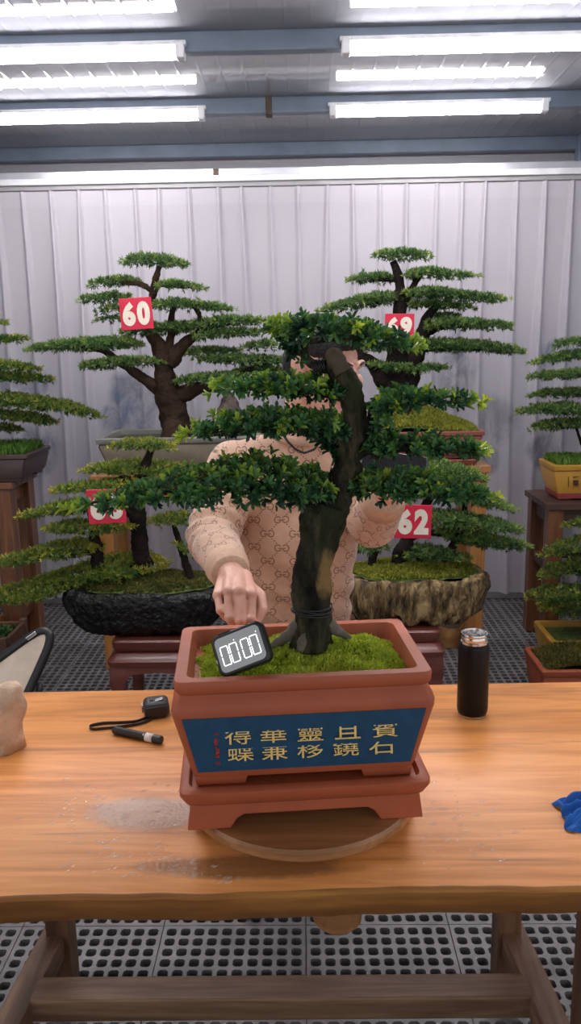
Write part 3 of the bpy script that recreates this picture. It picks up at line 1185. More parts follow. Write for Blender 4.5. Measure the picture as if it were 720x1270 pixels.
# surface roots
for pts in ([(376, 772, 10), (358, 787, 8), (343, 799, 6), (328, 808, 3)], [(398, 770, 10), (414, 779, 8), (427, 788, 5), (436, 794, 3)],
            [(383, 783, 10, -.012), (376, 797, 8, -.026), (371, 808, 5, -.036)]):
    limb(bon, 'root', pts, MD, M['root'], n=10, jit=.35)

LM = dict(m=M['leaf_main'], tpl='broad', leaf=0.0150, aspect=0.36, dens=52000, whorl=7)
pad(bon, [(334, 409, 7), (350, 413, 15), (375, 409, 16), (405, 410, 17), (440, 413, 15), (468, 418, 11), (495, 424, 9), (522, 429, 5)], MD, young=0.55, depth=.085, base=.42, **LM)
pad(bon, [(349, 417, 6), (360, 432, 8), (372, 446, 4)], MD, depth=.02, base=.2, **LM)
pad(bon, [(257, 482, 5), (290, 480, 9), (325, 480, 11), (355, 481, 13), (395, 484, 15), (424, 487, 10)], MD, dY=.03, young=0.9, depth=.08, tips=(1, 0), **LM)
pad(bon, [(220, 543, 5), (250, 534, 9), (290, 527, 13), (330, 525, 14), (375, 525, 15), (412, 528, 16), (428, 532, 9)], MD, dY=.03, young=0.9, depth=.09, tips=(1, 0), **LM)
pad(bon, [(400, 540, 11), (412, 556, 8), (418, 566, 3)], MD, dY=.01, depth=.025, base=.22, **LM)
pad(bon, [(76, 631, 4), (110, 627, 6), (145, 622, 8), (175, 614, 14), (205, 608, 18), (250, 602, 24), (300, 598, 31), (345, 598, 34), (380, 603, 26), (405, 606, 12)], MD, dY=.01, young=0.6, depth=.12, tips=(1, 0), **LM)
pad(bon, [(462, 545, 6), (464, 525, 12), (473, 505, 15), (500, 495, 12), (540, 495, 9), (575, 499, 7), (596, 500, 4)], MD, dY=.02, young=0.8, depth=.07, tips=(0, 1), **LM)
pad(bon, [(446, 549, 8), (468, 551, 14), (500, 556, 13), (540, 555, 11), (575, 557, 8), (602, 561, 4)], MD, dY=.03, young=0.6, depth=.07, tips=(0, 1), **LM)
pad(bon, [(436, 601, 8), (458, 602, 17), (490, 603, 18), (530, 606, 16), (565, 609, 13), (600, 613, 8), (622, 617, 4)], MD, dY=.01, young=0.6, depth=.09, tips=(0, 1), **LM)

# ------------------------------------------------------------------ background bonsai
M['pot_grey'] = simple('grey_buff_pot', (0.17, 0.14, 0.095), 0.6, var=0.25, scale=10, bump=0.2)
M['pot_rim_grey'] = simple('grey_stone_rim', (0.19, 0.185, 0.16), 0.6, var=0.2, scale=16, bump=0.2)
M['pot_red'] = simple('red_brown_pot', (0.24, 0.065, 0.045), 0.5, var=0.15, scale=14)
M['pot_dark'] = simple('dark_brown_pot', (0.065, 0.040, 0.038), 0.5, var=0.2, scale=10)
M['pot_yellow'] = simple('ochre_glazed_pot', (0.50, 0.26, 0.035), 0.4, var=0.12, scale=12)
M['pot_foot_red'] = simple('dull_red_tray', (0.30, 0.055, 0.055), 0.5, var=0.1, scale=12)
M['ink'] = flat_mat('brown_ink', (0.05, 0.025, 0.012), 0.6)


def rect_pot(parent, c, hx, hy, z0, z1, m, taper=0.85, rim=0.018, feet=True, soil=None, rim_mat=None, foot_mat=None):
    """rectangular pot with a rolled rim and block feet"""
    h = z1 - z0
    fh = min(0.02, h * .14)
    zb = z0 + fh
    T = Matrix.Translation(c)
    body = [(zb, hx * taper, hy * taper), (zb + h * .08, hx * (taper + .02), hy * (taper + .02)), (z1 - h * .22, hx * .975, hy * .97), (z1 - h * .17, hx * .965, hy * .95)]
    top = [(z1 - h * .155, hx * .995, hy * .99), (z1 - h * .14, hx, hy), (z1 - .004, hx, hy), (z1, hx - .004, hy - .004)]
    inn = [(z1, hx - rim, hy - rim), (z1 - .01, hx - rim - .004, hy - rim - .004), (z1 - h * .16, hx - rim - .006, hy - rim - .006)]
    if rim_mat is None:
        p = obj('pot', pot_mesh(body + top, inn, .012, T), m, parent)
    else:
        p = obj('pot', pot_mesh(body + [(z1 - h * .16, hx * .965, hy * .95)], [(z1 - h * .16, hx * .8, hy * .8)], .012, T), m, parent)
        r_ = obj('rim', pot_mesh([(z1 - h * .17, hx * .93, hy * .92)] + top, inn, .012, T), rim_mat, p)
        smooth_by_angle(r_, 40)
    smooth_by_angle(p, 40)
    if feet:
        for sx in (-1, 1):
            for sy in (-1, 1):
                fx, fy = hx * taper, hy * taper
                mb = MB(T)
                mb.box((sx * fx * .74, sy * fy * .68, z0 + fh / 2 + .0008), (fx * .46, fy * .5, fh))
                obj('foot', mb, foot_mat or m, p, bevel=.003)
    if soil:
        zs = z1 - h * .13
        mb = MB(T)
        mb.loft([rrect(hx - rim - .006, hy - rim - .006, zs - .01, .01), rrect(hx - rim - .007, hy - rim - .007, zs, .01)])
        obj('soil', mb, soil, parent)
    return p


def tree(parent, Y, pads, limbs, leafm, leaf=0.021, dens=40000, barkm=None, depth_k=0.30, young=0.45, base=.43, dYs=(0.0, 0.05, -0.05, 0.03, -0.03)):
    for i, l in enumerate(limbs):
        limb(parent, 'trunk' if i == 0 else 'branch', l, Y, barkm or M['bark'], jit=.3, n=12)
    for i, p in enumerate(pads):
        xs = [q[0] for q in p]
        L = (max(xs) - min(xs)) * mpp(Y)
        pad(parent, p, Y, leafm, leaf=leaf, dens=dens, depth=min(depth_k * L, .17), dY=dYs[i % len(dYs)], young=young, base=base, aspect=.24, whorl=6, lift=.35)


# number 60, upper left
D60 = 3.80
P0 = at(218, 536, D60)
t60 = thing('bonsai_tree', 'wide bonsai carrying red card 60, in the grey buff rectangular pot', 'bonsai tree', (P0.x, D60, 0), 'numbered bonsai')
pa, pb = at(118, 545, D60 - .2), at(322, 540, D60 - .2)
zt, zb0 = at(200, 543, D60 - .2).z, at(200, 588, D60 - .18).z
rect_pot(t60, ((pa.x + pb.x) / 2, D60, 0), (pb.x - pa.x) / 2, .21, zb0, zt, M['pot_grey'], .86, .03, soil=M['soil'], rim_mat=M['pot_rim_grey'])
tree(t60, D60, [
    [(151, 326, 3), (170, 323, 7), (195, 324, 8), (218, 326, 6), (232, 329, 3)],
    [(109, 353, 2), (130, 351, 5), (155, 349, 6), (177, 351, 4)],
    [(195, 355, 5), (215, 353, 5), (240, 356, 4), (254, 358, 2)],
    [(97, 373, 3), (120, 371, 6), (145, 370, 8), (162, 371, 6)],
    [(190, 380, 6), (215, 378, 7), (245, 379, 5), (270, 382, 5), (291, 384, 2)],
    [(120, 386, 3), (137, 384, 5), (152, 383, 5)],
    [(122, 397, 2), (140, 396, 5), (152, 396, 4)],
    [(250, 402, 5), (280, 399, 8), (310, 399, 5), (336, 399, 2)],
    [(151, 413, 4), (180, 410, 7), (215, 408, 8), (255, 403, 7)],
    [(240, 418, 6), (270, 415, 7), (300, 413, 5), (328, 412, 3)],
    [(32, 434, 2), (60, 431, 5), (90, 429, 8), (125, 428, 9), (150, 426, 9), (175, 428, 6)],
    [(225, 438, 5), (255, 436, 5), (298, 436, 2)],
    [(102, 455, 5), (130, 452, 7), (165, 449, 6), (202, 449, 4)],
    [(243, 446, 4), (280, 446, 6), (320, 448, 7), (358, 448, 4)],
    [(303, 430, 4), (330, 428, 6), (358, 430, 4)],
    [(211, 474, 4), (240, 471, 6), (280, 468, 6), (308, 466, 5)],
    [(290, 462, 5), (320, 458, 7), (350, 460, 4)],
], [
    [(219, 548, 23), (218, 532, 20), (213, 508, 17), (208, 485, 15), (205, 462, 12), (202, 440, 11), (195, 424, 9), (182, 408, 6), (178, 392, 4)],
    [(210, 452, 10), (220, 436, 9), (234, 422, 6), (256, 406, 4), (285, 400, 3)],
    [(205, 490, 10), (190, 478, 8), (170, 464, 6), (150, 450, 5), (128, 434, 4), (90, 430, 2)],
    [(220, 492, 11), (240, 483, 9), (266, 477, 7), (295, 468, 5), (315, 456, 4), (330, 440, 3)],
    [(186, 382, 4), (190, 364, 5), (193, 346, 4), (197, 330, 3)],
    [(190, 362, 4), (175, 352, 3), (150, 351, 2)], [(206, 440, 6), (212, 420, 5), (212, 395, 4), (215, 380, 3)],
    [(192, 352, 3), (215, 354, 3), (235, 356, 2)], [(250, 400, 3), (246, 388, 3), (240, 380, 2)]], M['leaf_back'], barkm=M['bark_warm'])

# rock standing in the pot of number 60
M['rock_brown'] = simple('brown_rock', (0.085, 0.062, 0.055), 0.8, var=0.5, scale=18, bump=0.7, bscale=24, bdist=.02)
q = at(285, 522, D60 - .03)


def boulder(c, r, seed, lumps=0.25, M_=None, cut=None):
    mb = MB()
    mb.ball((0, 0, 0), r, nu=28, nv=20)
    out = []
    for p in mb.v:
        v = Vector(p)
        d = 1 + lumps * mnoise.noise(v * (1.1 / max(r)) + Vector((seed, 0, 0))) + lumps * .5 * mnoise.noise(v * (2.9 / max(r)) + Vector((0, seed, 0))) + lumps * .22 * mnoise.noise(v * (8 / max(r)))
        v = v * d
        if cut is not None and v.z < cut:
            v.z = cut
        out.append(tuple(Vector(c) + v))
    mb.v = out
    return mb


o = obj('rock', boulder((q.x, D60 - .03, q.z + .02), (.055, .045, .11), 3.1, .35, cut=-.085), M['rock_brown'], None, True)
tag(o, 'upright brown rock in the grey buff pot beside the trunk of the 60 bonsai', 'rock')

# number 69, upper right
D69 = 3.80
P0 = at(500, 536, D69)
t69 = thing('bonsai_tree', 'bonsai with red 69 card, in the red brown pot with golden moss', 'bonsai tree', (P0.x, D69, 0), 'numbered bonsai')
pa, pb = at(408, 540, D69 - .17), at(601, 535, D69 - .17)
zt, zb0 = at(560, 535, D69 - .17).z, at(560, 569, D69 - .16).z
c69 = ((pa.x + pb.x) / 2, D69, 0)
rect_pot(t69, c69, (pb.x - pa.x) / 2, .18, zb0, zt, M['pot_red'], .90, .02, soil=M['soil_moss'])
m69 = at(510, 530, D69)


def moss69(x, y):
    return zt - .03 + .13 * math.exp(-(((x - m69.x) / .24) ** 2 + ((y - D69) / .15) ** 2)) + .01 * mnoise.noise((x * 18, y * 18, 0))


def in69(x, y):
    return abs(x - c69[0]) < (pb.x - pa.x) / 2 - .022 and abs(y - D69) < .155


mb = MB()
vs, fs = [], []
hw = (pb.x - pa.x) / 2 - .024
for j in range(15):
    for i in range(31):
        x, y = c69[0] - hw + 2 * hw * i / 30, D69 - .154 + .308 * j / 14
        vs.append((x, y, moss69(x, y) - .004))
for j in range(14):
    for i in range(30):
        a = j * 31 + i
        fs.append((a, a + 1, a + 32, a + 31))
mo = obj('moss_mound', mb.add(vs, fs), M['soil_moss'], t69, True)
tuft_field(mo, 'moss', (c69[0] - .4, c69[0] + .4), (D69 - .16, D69 + .16), moss69, 7000, M['moss_gold'], 0.020, 'fine', .16, .75, 4, .5, .18, in69)
tree(t69, D69, [
    [(463, 318, 4), (480, 317, 7), (505, 317, 7), (535, 319, 4)],
    [(429, 349, 2), (450, 346, 6), (478, 345, 6), (495, 347, 4)],
    [(504, 341, 6), (530, 339, 6), (560, 342, 4), (595, 343, 2)],
    [(392, 387, 2), (420, 381, 6), (450, 375, 9), (480, 371, 9), (500, 372, 5)],
    [(500, 365, 6), (530, 364, 7), (560, 367, 6), (600, 370, 5), (629, 373, 2)],
    [(505, 378, 4), (540, 378, 4), (587, 382, 2)],
    [(530, 392, 4), (550, 393, 5), (575, 394, 3)],
    [(530, 405, 6), (560, 402, 8), (600, 404, 6), (638, 405, 2)],
    [(510, 427, 6), (540, 429, 8), (580, 430, 8), (620, 433, 6), (653, 437, 2)],
    [(452, 452, 4), (480, 455, 5), (510, 458, 5), (555, 456, 2)],
    [(440, 434, 5), (470, 430, 7), (500, 430, 6)],
], [
    [(500, 535, 22), (499, 510, 20), (497, 485, 19), (493, 460, 16), (491, 435, 12), (494, 405, 9), (496, 380, 7), (496, 362, 6), (494, 342, 5), (487, 324, 4)],
    [(499, 490, 14), (508, 460, 13), (518, 430, 11), (526, 405, 8), (532, 388, 5), (545, 378, 3)],
    [(492, 490, 14), (476, 470, 11), (460, 450, 8), (445, 440, 5)],
    [(496, 385, 6), (508, 365, 5), (514, 350, 4), (522, 341, 3)],
    [(496, 360, 4), (480, 372, 3), (455, 376, 3)], [(494, 348, 3), (480, 346, 3), (455, 347, 2)],
    [(524, 415, 6), (545, 405, 4), (580, 404, 2)], [(520, 432, 5), (550, 431, 4), (600, 433, 2)], [(505, 470, 5), (520, 458, 3)]], M['leaf_back'])

# saucer under number 69
o = obj('pot_tray', pot_mesh([(zb0 - .030, hw * .95, .165), (zb0 - .022, hw * .97, .172), (zb0 - .006, hw * 1.0, .18), (zb0 - .001, hw * .99, .178)],
                            [(zb0 - .001, hw * .96, .172), (zb0 - .006, hw * .95, .170)], .012, Matrix.Translation(c69)), M['pot_red'])
tag(o, 'shallow red brown tray under the pot of the 69 bonsai', 'tray')
Z69 = zb0 - .031
Z60 = at(200, 588, D60 - .18).z - .001

# number 68, lower left, in a black rock basin
D68 = 3.0
P0 = at(178, 740, D68)
t68 = thing('bonsai_tree', 'three trunked bonsai with red 68 card, in the black rock basin', 'bonsai tree', (P0.x, D68, 0), 'numbered bonsai')


def rock_basin(parent, x0, x1, D, ytop, ybot, m, seed, hy=.17, drip=0.05, name='rock_basin', ragged=.035):
    """free-form rock tray: lumpy walls with drips, hollow top"""
    cx = (at(x0, ytop, D).x + at(x1, ytop, D).x) / 2
    hx = (at(x1, ytop, D).x - at(x0, ytop, D).x) / 2
    zt_, zb_b = at((x0 + x1) / 2, ytop, D - .1).z, at((x0 + x1) / 2, ybot, D - hy * .8).z
    n = 220
    rings = []
    prof_ = [(0.0, .66), (.03, .78), (.2, .88), (.4, .93), (.6, .97), (.75, 1.0), (.88, .99), (.97, .965), (1.0, .92), (.97, .85), (.86, .82)]
    for t, k in prof_:
        ring = []
        for i in range(n):
            a = 2 * math.pi * i / n
            ca, sa = math.cos(a), math.sin(a)
            ex = abs(ca) ** .62 * (1 if ca > 0 else -1)
            ey = abs(sa) ** .75 * (1 if sa > 0 else -1)
            kk = k + drip * mnoise.noise((ca * 9 + seed, sa * 9, t * 1.5)) * (1 if t < .99 else .5) + drip * .8 * mnoise.noise((ca * 26 + seed, sa * 26, t * 3)) * (.9 if t < .95 else .4)
            kk -= drip * 1.1 * abs(mnoise.noise((ca * 17 + seed, sa * 17, t * .7))) * max(0, 1 - t * 1.05)
            z = zb_b + (zt_ - zb_b) * t
            if t < .3:
                z += max(0, ragged * (mnoise.noise((ca * 12, sa * 12 + seed, 0)) + .15)) * (1 - t / .3)
            if t > .7:
                z += .014 * mnoise.noise((ca * 3 + seed, sa * 3, 0))
            ring.append((cx + hx * kk * ex, D + hy * kk * ey, z))
        rings.append(ring)
    o_ = obj(name, MB().loft(rings), m, parent, True)
    return o_, cx, hx, zt_, zb_b


M['rock_black'] = simple('wet_black_rock', (0.006, 0.0055, 0.0055), 0.3, var=0.6, scale=18, bump=0.9, bscale=26, bdist=.03)


def drip_rock():
    N = NT('tan_drip_rock')
    v = N.coord(scale=(1, 1, .35))
    a = N.noise(v, 26, 6, .65, .6)
    N.set(color=N.ramp(a, [(0.37, (0.022, 0.013, 0.006)), (0.5, (0.21, 0.135, 0.055)), (0.61, (0.56, 0.40, 0.19))]), rough=.6)
    N.bump(a, 1.0, .03)
    return N.m


M['rock_tan'] = drip_rock()
_, cx, hx68, zt68, zb68 = rock_basin(t68, 84, 282, D68, 731, 791, M['rock_black'], 1.7, .17, .08)
mb = MB()


def moss68(x, y):
    e = ((x - cx) / hx68) ** 2 + ((y - D68) / .17) ** 2
    return zt68 - .012 + .035 * max(0, 1 - e) + .012 * mnoise.noise((x * 16, y * 16, 0))


def disc_field(fn, c, a, b, n=16, m=40):
    mb_ = MB()
    vs_, fs_ = [(c[0], c[1], fn(*c))], []
    for j in range(1, n + 1):
        for i in range(m):
            t = 2 * math.pi * i / m
            x, y = c[0] + a * j / n * math.cos(t), c[1] + b * j / n * math.sin(t)
            vs_.append((x, y, fn(x, y)))
    for i in range(m):
        fs_.append((0, 1 + i, 1 + (i + 1) % m))
    for j in range(n - 1):
        for i in range(m):
            k = (i + 1) % m
            fs_.append((1 + j * m + i, 1 + (j + 1) * m + i, 1 + (j + 1) * m + k, 1 + j * m + k))
    return mb_.add(vs_, fs_)


so = obj('soil', disc_field(moss68, (cx, D68), hx68 * .9, .15), M['soil_moss'], t68, True)
tuft_field(so, 'moss', (cx - hx68, cx + hx68), (D68 - .15, D68 + .15), moss68, 5000, M['moss_dry'], .012, 'fine', .3, 1.1, 4, .42, .2,
           lambda x, y: ((x - cx) / (hx68 * .88)) ** 2 + ((y - D68) / .145) ** 2 < 1)
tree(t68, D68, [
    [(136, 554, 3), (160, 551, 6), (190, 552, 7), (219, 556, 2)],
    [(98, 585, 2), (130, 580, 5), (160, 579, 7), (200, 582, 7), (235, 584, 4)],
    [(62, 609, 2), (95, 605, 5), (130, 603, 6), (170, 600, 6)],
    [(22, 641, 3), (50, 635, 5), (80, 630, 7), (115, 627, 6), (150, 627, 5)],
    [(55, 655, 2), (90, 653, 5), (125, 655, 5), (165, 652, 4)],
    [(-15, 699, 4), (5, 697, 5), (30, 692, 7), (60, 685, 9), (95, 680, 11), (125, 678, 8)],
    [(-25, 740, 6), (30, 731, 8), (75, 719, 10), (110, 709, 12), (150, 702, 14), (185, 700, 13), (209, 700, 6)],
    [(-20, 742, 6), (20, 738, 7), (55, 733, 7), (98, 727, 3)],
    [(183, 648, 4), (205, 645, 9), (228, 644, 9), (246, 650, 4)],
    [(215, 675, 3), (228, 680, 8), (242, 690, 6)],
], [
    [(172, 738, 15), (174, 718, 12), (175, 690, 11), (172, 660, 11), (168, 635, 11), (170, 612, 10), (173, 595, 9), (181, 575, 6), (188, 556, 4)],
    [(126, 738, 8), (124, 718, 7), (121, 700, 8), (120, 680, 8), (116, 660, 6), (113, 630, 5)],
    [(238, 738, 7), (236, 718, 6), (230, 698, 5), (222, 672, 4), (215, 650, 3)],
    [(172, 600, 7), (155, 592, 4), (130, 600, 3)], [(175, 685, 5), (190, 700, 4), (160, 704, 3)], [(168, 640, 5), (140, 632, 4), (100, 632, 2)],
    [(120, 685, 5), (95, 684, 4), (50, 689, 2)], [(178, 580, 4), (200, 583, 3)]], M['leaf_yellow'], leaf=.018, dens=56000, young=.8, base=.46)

# number 62, lower right, in a tan rock basin with drips
D62 = 3.0
P0 = at(510, 730, D62)
t62 = thing('bonsai_tree', 'low spreading bonsai with red 62 card, in the tan dripping rock basin', 'bonsai tree', (P0.x, D62, 0), 'numbered bonsai')
_, cx2, hx62, zt62, zb62 = rock_basin(t62, 420, 600, D62, 716, 779, M['rock_tan'], 5.3, .17, .13, ragged=.09)


def moss62(x, y):
    e = ((x - cx2) / hx62) ** 2 + ((y - D62) / .17) ** 2
    return zt62 - .012 + .045 * max(0, 1 - e) + .012 * mnoise.noise((x * 16, y * 16, 4))


so = obj('soil', disc_field(moss62, (cx2, D62), hx62 * .9, .15), M['soil_moss'], t62, True)
tuft_field(so, 'moss', (cx2 - hx62, cx2 + hx62), (D62 - .15, D62 + .15), moss62, 5500, M['moss_gold'], .013, 'fine', .28, 1.1, 4, .40, .2,
           lambda x, y: ((x - cx2) / (hx62 * .88)) ** 2 + ((y - D62) / .145) ** 2 < 1)
# small maker's plate on the basin
p = at(544, 735, D62 - .175)
obj('nameplate', MB().box((p.x, p.y, p.z), (.030, .008, .016)), M['rock_tan'], t62, bevel=.002)
tree(t62, D62, [
    [(452, 583, 5), (500, 580, 10), (550, 583, 11), (590, 591, 8), (605, 597, 3)],
    [(470, 615, 8), (530, 607, 12), (580, 615, 10), (620, 627, 6), (637, 633, 2)],
    [(525, 640, 8), (565, 645, 11), (600, 650, 9), (635, 655, 5), (650, 658, 2)],
    [(535, 657, 8), (575, 667, 10), (610, 672, 8), (659, 678, 2)],
    [(495, 690, 3), (520, 685, 9), (550, 688, 8), (582, 692, 3)],
    [(430, 680, 5), (455, 682, 9), (482, 678, 5)],
], [
    [(490, 722, 14), (491, 706, 12), (498, 685, 10), (508, 662, 8), (522, 638, 6), (535, 612, 5), (545, 590, 3)],
    [(546, 722, 8), (548, 706, 7), (556, 688, 6), (568, 664, 5), (576, 640, 4), (575, 612, 3)],
    [(458, 722, 8), (460, 704, 6), (462, 690, 5), (468, 678, 3)],
    [(517, 726, 8), (514, 710, 7), (512, 700, 5), (520, 688, 3)],
    [(505, 668, 5), (530, 660, 4), (580, 666, 2)], [(500, 690, 5), (520, 687, 3)]], M['leaf_back'], leaf=.018, dens=56000, young=.6, base=.42)

# far left tree
DL = 3.92
pe = at(33, 560, DL - .18)
tl_ = thing('bonsai_tree', 'bonsai at the left edge in a dark brown pot on a tall orange brown stand', 'bonsai tree', (pe.x - .3, DL, 0), 'bonsai at the edges')
zt, zb0 = at(10, 564, DL - .18).z, at(10, 598, DL - .16).z
cL = (pe.x - .33, DL, 0)
rect_pot(tl_, cL, .33, .19, zb0, zt, M['pot_dark'], .90, .02, soil=M['soil_moss'])
tuft_field(tl_, 'grass', (cL[0] - .3, cL[0] + .30), (DL - .16, DL + .16), lambda x, y: zt - .02, 2200, M['grass'], .055, 'fine', .07, .45, 3, .5, .25)
tree(tl_, DL, [
    [(-25, 402, 4), (-8, 402, 3), (8, 401, 2)], [(-25, 422, 4), (18, 420, 4), (36, 421, 2)], [(-25, 449, 5), (22, 455, 5), (51, 459, 2)],
    [(-25, 465, 5), (30, 469, 6), (67, 471, 2)], [(-35, 495, 10), (25, 498, 9), (80, 505, 7), (110, 513, 5), (127, 518, 2)],
    [(-25, 513, 5), (40, 518, 5), (72, 526, 2)], [(-20, 530, 5), (10, 531, 5), (28, 533, 2)]],
    [[(-30, 575, 13), (-30, 520, 11), (-31, 470, 9), (-28, 430, 6), (-25, 400, 3)], [(-30, 505, 6), (10, 498, 4), (60, 503, 2)], [(-30, 480, 5), (0, 468, 3)]],
    M['leaf_yellow'], young=.3, base=.42)
ZL = zb0 - .001

# far right upper tree in an ochre pot
DR = 3.95
pe = at(687, 575, DR - .13)
tr_ = thing('bonsai_tree', 'thin tiered bonsai at the right edge in the ochre pot with brown characters', 'bonsai tree', (pe.x + .16, DR, 0), 'bonsai at the edges')
zt, zb0 = at(705, 577, DR - .13).z, at(705, 621, DR - .12).z
cR = (pe.x + .165, DR, 0)
rp = rect_pot(tr_, cR, .165, .135, zb0, zt, M['pot_yellow'], .80, .02, soil=M['soil_moss'], foot_mat=M['pot_foot_red'])
h = zt - zb0
obj('base_band', MB(Matrix.Translation(cR)).loft([rrect(.165 * .80, .135 * .80, zb0 + .008, .01), rrect(.165 * .825, .135 * .825, zb0 + .034, .01)]), M['pot_foot_red'], rp)
mb = MB()
for ch, px, py, s in (('徐', 713.5, 589, .032), ('樂', 713.5, 599, .032)):
    q = at(px, py, DR - .135 * .92 - .003)
    add_text(mb, ch, .03, Matrix.Translation(q) @ Matrix.Rotation(R(90), 4, 'X'), height=s, width=s, bold=.0006)
for k in range(6):
    q = at(704.5, 592 + k * 2.2, DR - .135 * .92 - .003)
    mb.box(q, (.004, .002, .006))
obj('lettering', mb, M['ink'], rp)
tuft_field(tr_, 'grass', (cR[0] - .14, cR[0] + .14), (DR - .11, DR + .11), lambda x, y: zt - .02, 1500, M['grass'], .05, 'fine', .07, .5, 3, .6, .25)
tree(tr_, DR, [
    [(684, 430, 2), (700, 426, 5), (730, 424, 6), (745, 426, 3)], [(658, 451, 2), (680, 446, 5), (715, 440, 6), (745, 440, 3)],
    [(655, 468, 2), (680, 466, 4), (720, 464, 5), (745, 464, 3)], [(657, 491, 2), (675, 488, 4), (705, 488, 6), (745, 488, 4)],
    [(641, 511, 3), (670, 508, 6), (700, 508, 8), (745, 510, 6)], [(657, 532, 3), (680, 528, 6), (720, 525, 7), (748, 525, 4)]],
    [[(730, 578, 6), (729, 550, 6), (730, 510, 5), (732, 470, 5), (733, 425, 3)], [(724, 562, 2), (719, 545, 1.8), (713, 527, 1.5)], [(732, 500, 3), (700, 509, 2)]],
    M['leaf_back'], young=.4)
ZR = zb0 - .001

# lower right tree in an ochre tray pot on the floor, and a terracotta tray in front
DQ = 3.55
pe = at(683, 790, DQ - .13)
ztq = at(700, 787, DQ - .05).z
tq = thing('bonsai_tree', 'bushy layered bonsai low at the right edge in a shallow ochre pot', 'bonsai tree', (pe.x + .2, DQ, 0), 'bonsai at the edges')
cQ = (pe.x + .20, DQ, 0)
rect_pot(tq, cQ, .20, .15, 0.001, ztq, M['pot_yellow'], .84, .022, soil=M['soil_moss'])
tree(tq, DQ, [
    [(668, 689, 2), (690, 682, 7), (720, 675, 10), (760, 672, 7)], [(664, 716, 2), (685, 709, 7), (720, 702, 10), (760, 700, 7)],
    [(650, 740, 3), (675, 738, 7), (700, 737, 10), (760, 738, 9)], [(668, 753, 6), (700, 756, 9), (755, 756, 7)], [(699, 652, 3), (720, 648, 5), (750, 650, 4)]],
    [[(742, 800, 10), (742, 770, 9), (742, 720, 7), (742, 650, 4)], [(742, 745, 4), (705, 740, 3)], [(742, 712, 4), (705, 706, 2)]],
    M['leaf_yellow'], leaf=.018, dens=45000, young=.7, base=.38)
DO = 3.25
pe = at(671, 832, DO - .13)
zto = at(690, 822, DO - .05).z
to = thing('moss_pot', 'shallow terracotta tray of dry olive moss on the floor at the right edge', 'planter', (pe.x + .2, DO, 0))
cO = (pe.x + .20, DO, 0)
rect_pot(to, cO, .20, .14, .001, zto, M['terracotta'], .88, .02, soil=M['soil'])
tuft_field(to, 'moss', (cO[0] - .17, cO[0] + .17), (DO - .11, DO + .11), lambda x, y: zto - .02 + .03 * max(0, 1 - ((x - cO[0]) / .17) ** 2), 2600, M['moss_dry'], .03, 'fine', .14, 1.1, 4, .55, .2)

# wooden box of plants on the floor at the left edge
DB = 3.52
M['box_wood'] = wood('brown_box_wood', (0.05, 0.022, 0.013), (0.11, 0.05, 0.03), (0.17, 0.085, 0.05), 'x', 1.5, .5)
pe = at(22, 800, DB)
ztb = at(10, 779, DB).z
bx_ = thing('planter_box', 'low dark wooden planter box at the left edge under the stand', 'planter', (pe.x - .17, DB, 0))
for s in (-1, 1):
    obj('side_board', MB().box((pe.x - .17, DB + s * .13, ztb / 2 + .001), (.32, .018, ztb - .03)), M['box_wood'], bx_, bevel=.002)
    obj('end_board', MB().box((pe.x - .17 + s * .158, DB, ztb / 2 + .001), (.018, .24, ztb - .03)), M['box_wood'], bx_, bevel=.002)
    for t in (-1, 1):
        obj('post', MB().box((pe.x - .17 + s * .158, DB + t * .13, ztb / 2 + .001), (.030, .030, ztb)), M['box_wood'], bx_, bevel=.002)
obj('soil', MB().box((pe.x - .17, DB, ztb * .45), (.298, .24, ztb * .8)), M['soil'], bx_)
tuft_field(bx_, 'leaves', (pe.x - .31, pe.x - .03), (DB - .1, DB + .1), lambda x, y: ztb * .85, 900, M['leaf_back'], .022, 'fine', .4, 1.2, 5, .3, .15)

# ------------------------------------------------------------------ stands and stools
M['stand_orange'] = wood('orange_pine', (0.22, 0.075, 0.016), (0.38, 0.155, 0.035), (0.52, 0.25, 0.07), 'z', 1.0, .35, .2)
M['stand_orange_x'] = wood('orange_pine_board', (0.24, 0.085, 0.02), (0.38, 0.155, 0.04), (0.50, 0.24, 0.075), 'x', 1.0, .35, .2)
M['stand_brown'] = wood('brown_stand_wood', (0.07, 0.026, 0.014), (0.17, 0.066, 0.028), (0.31, 0.13, 0.05), 'z', 1.2, .4, .2)
M['stand_dark'] = wood('dark_stand_wood', (0.035, 0.018, 0.013), (0.065, 0.034, 0.026), (0.12, 0.065, 0.045), 'x', 1.2, .45)
M['stool_red'] = wood('red_brown_stool_wood', (0.085, 0.020, 0.015), (0.15, 0.038, 0.028), (0.21, 0.065, 0.045), 'x', 0.8, .35, .3)


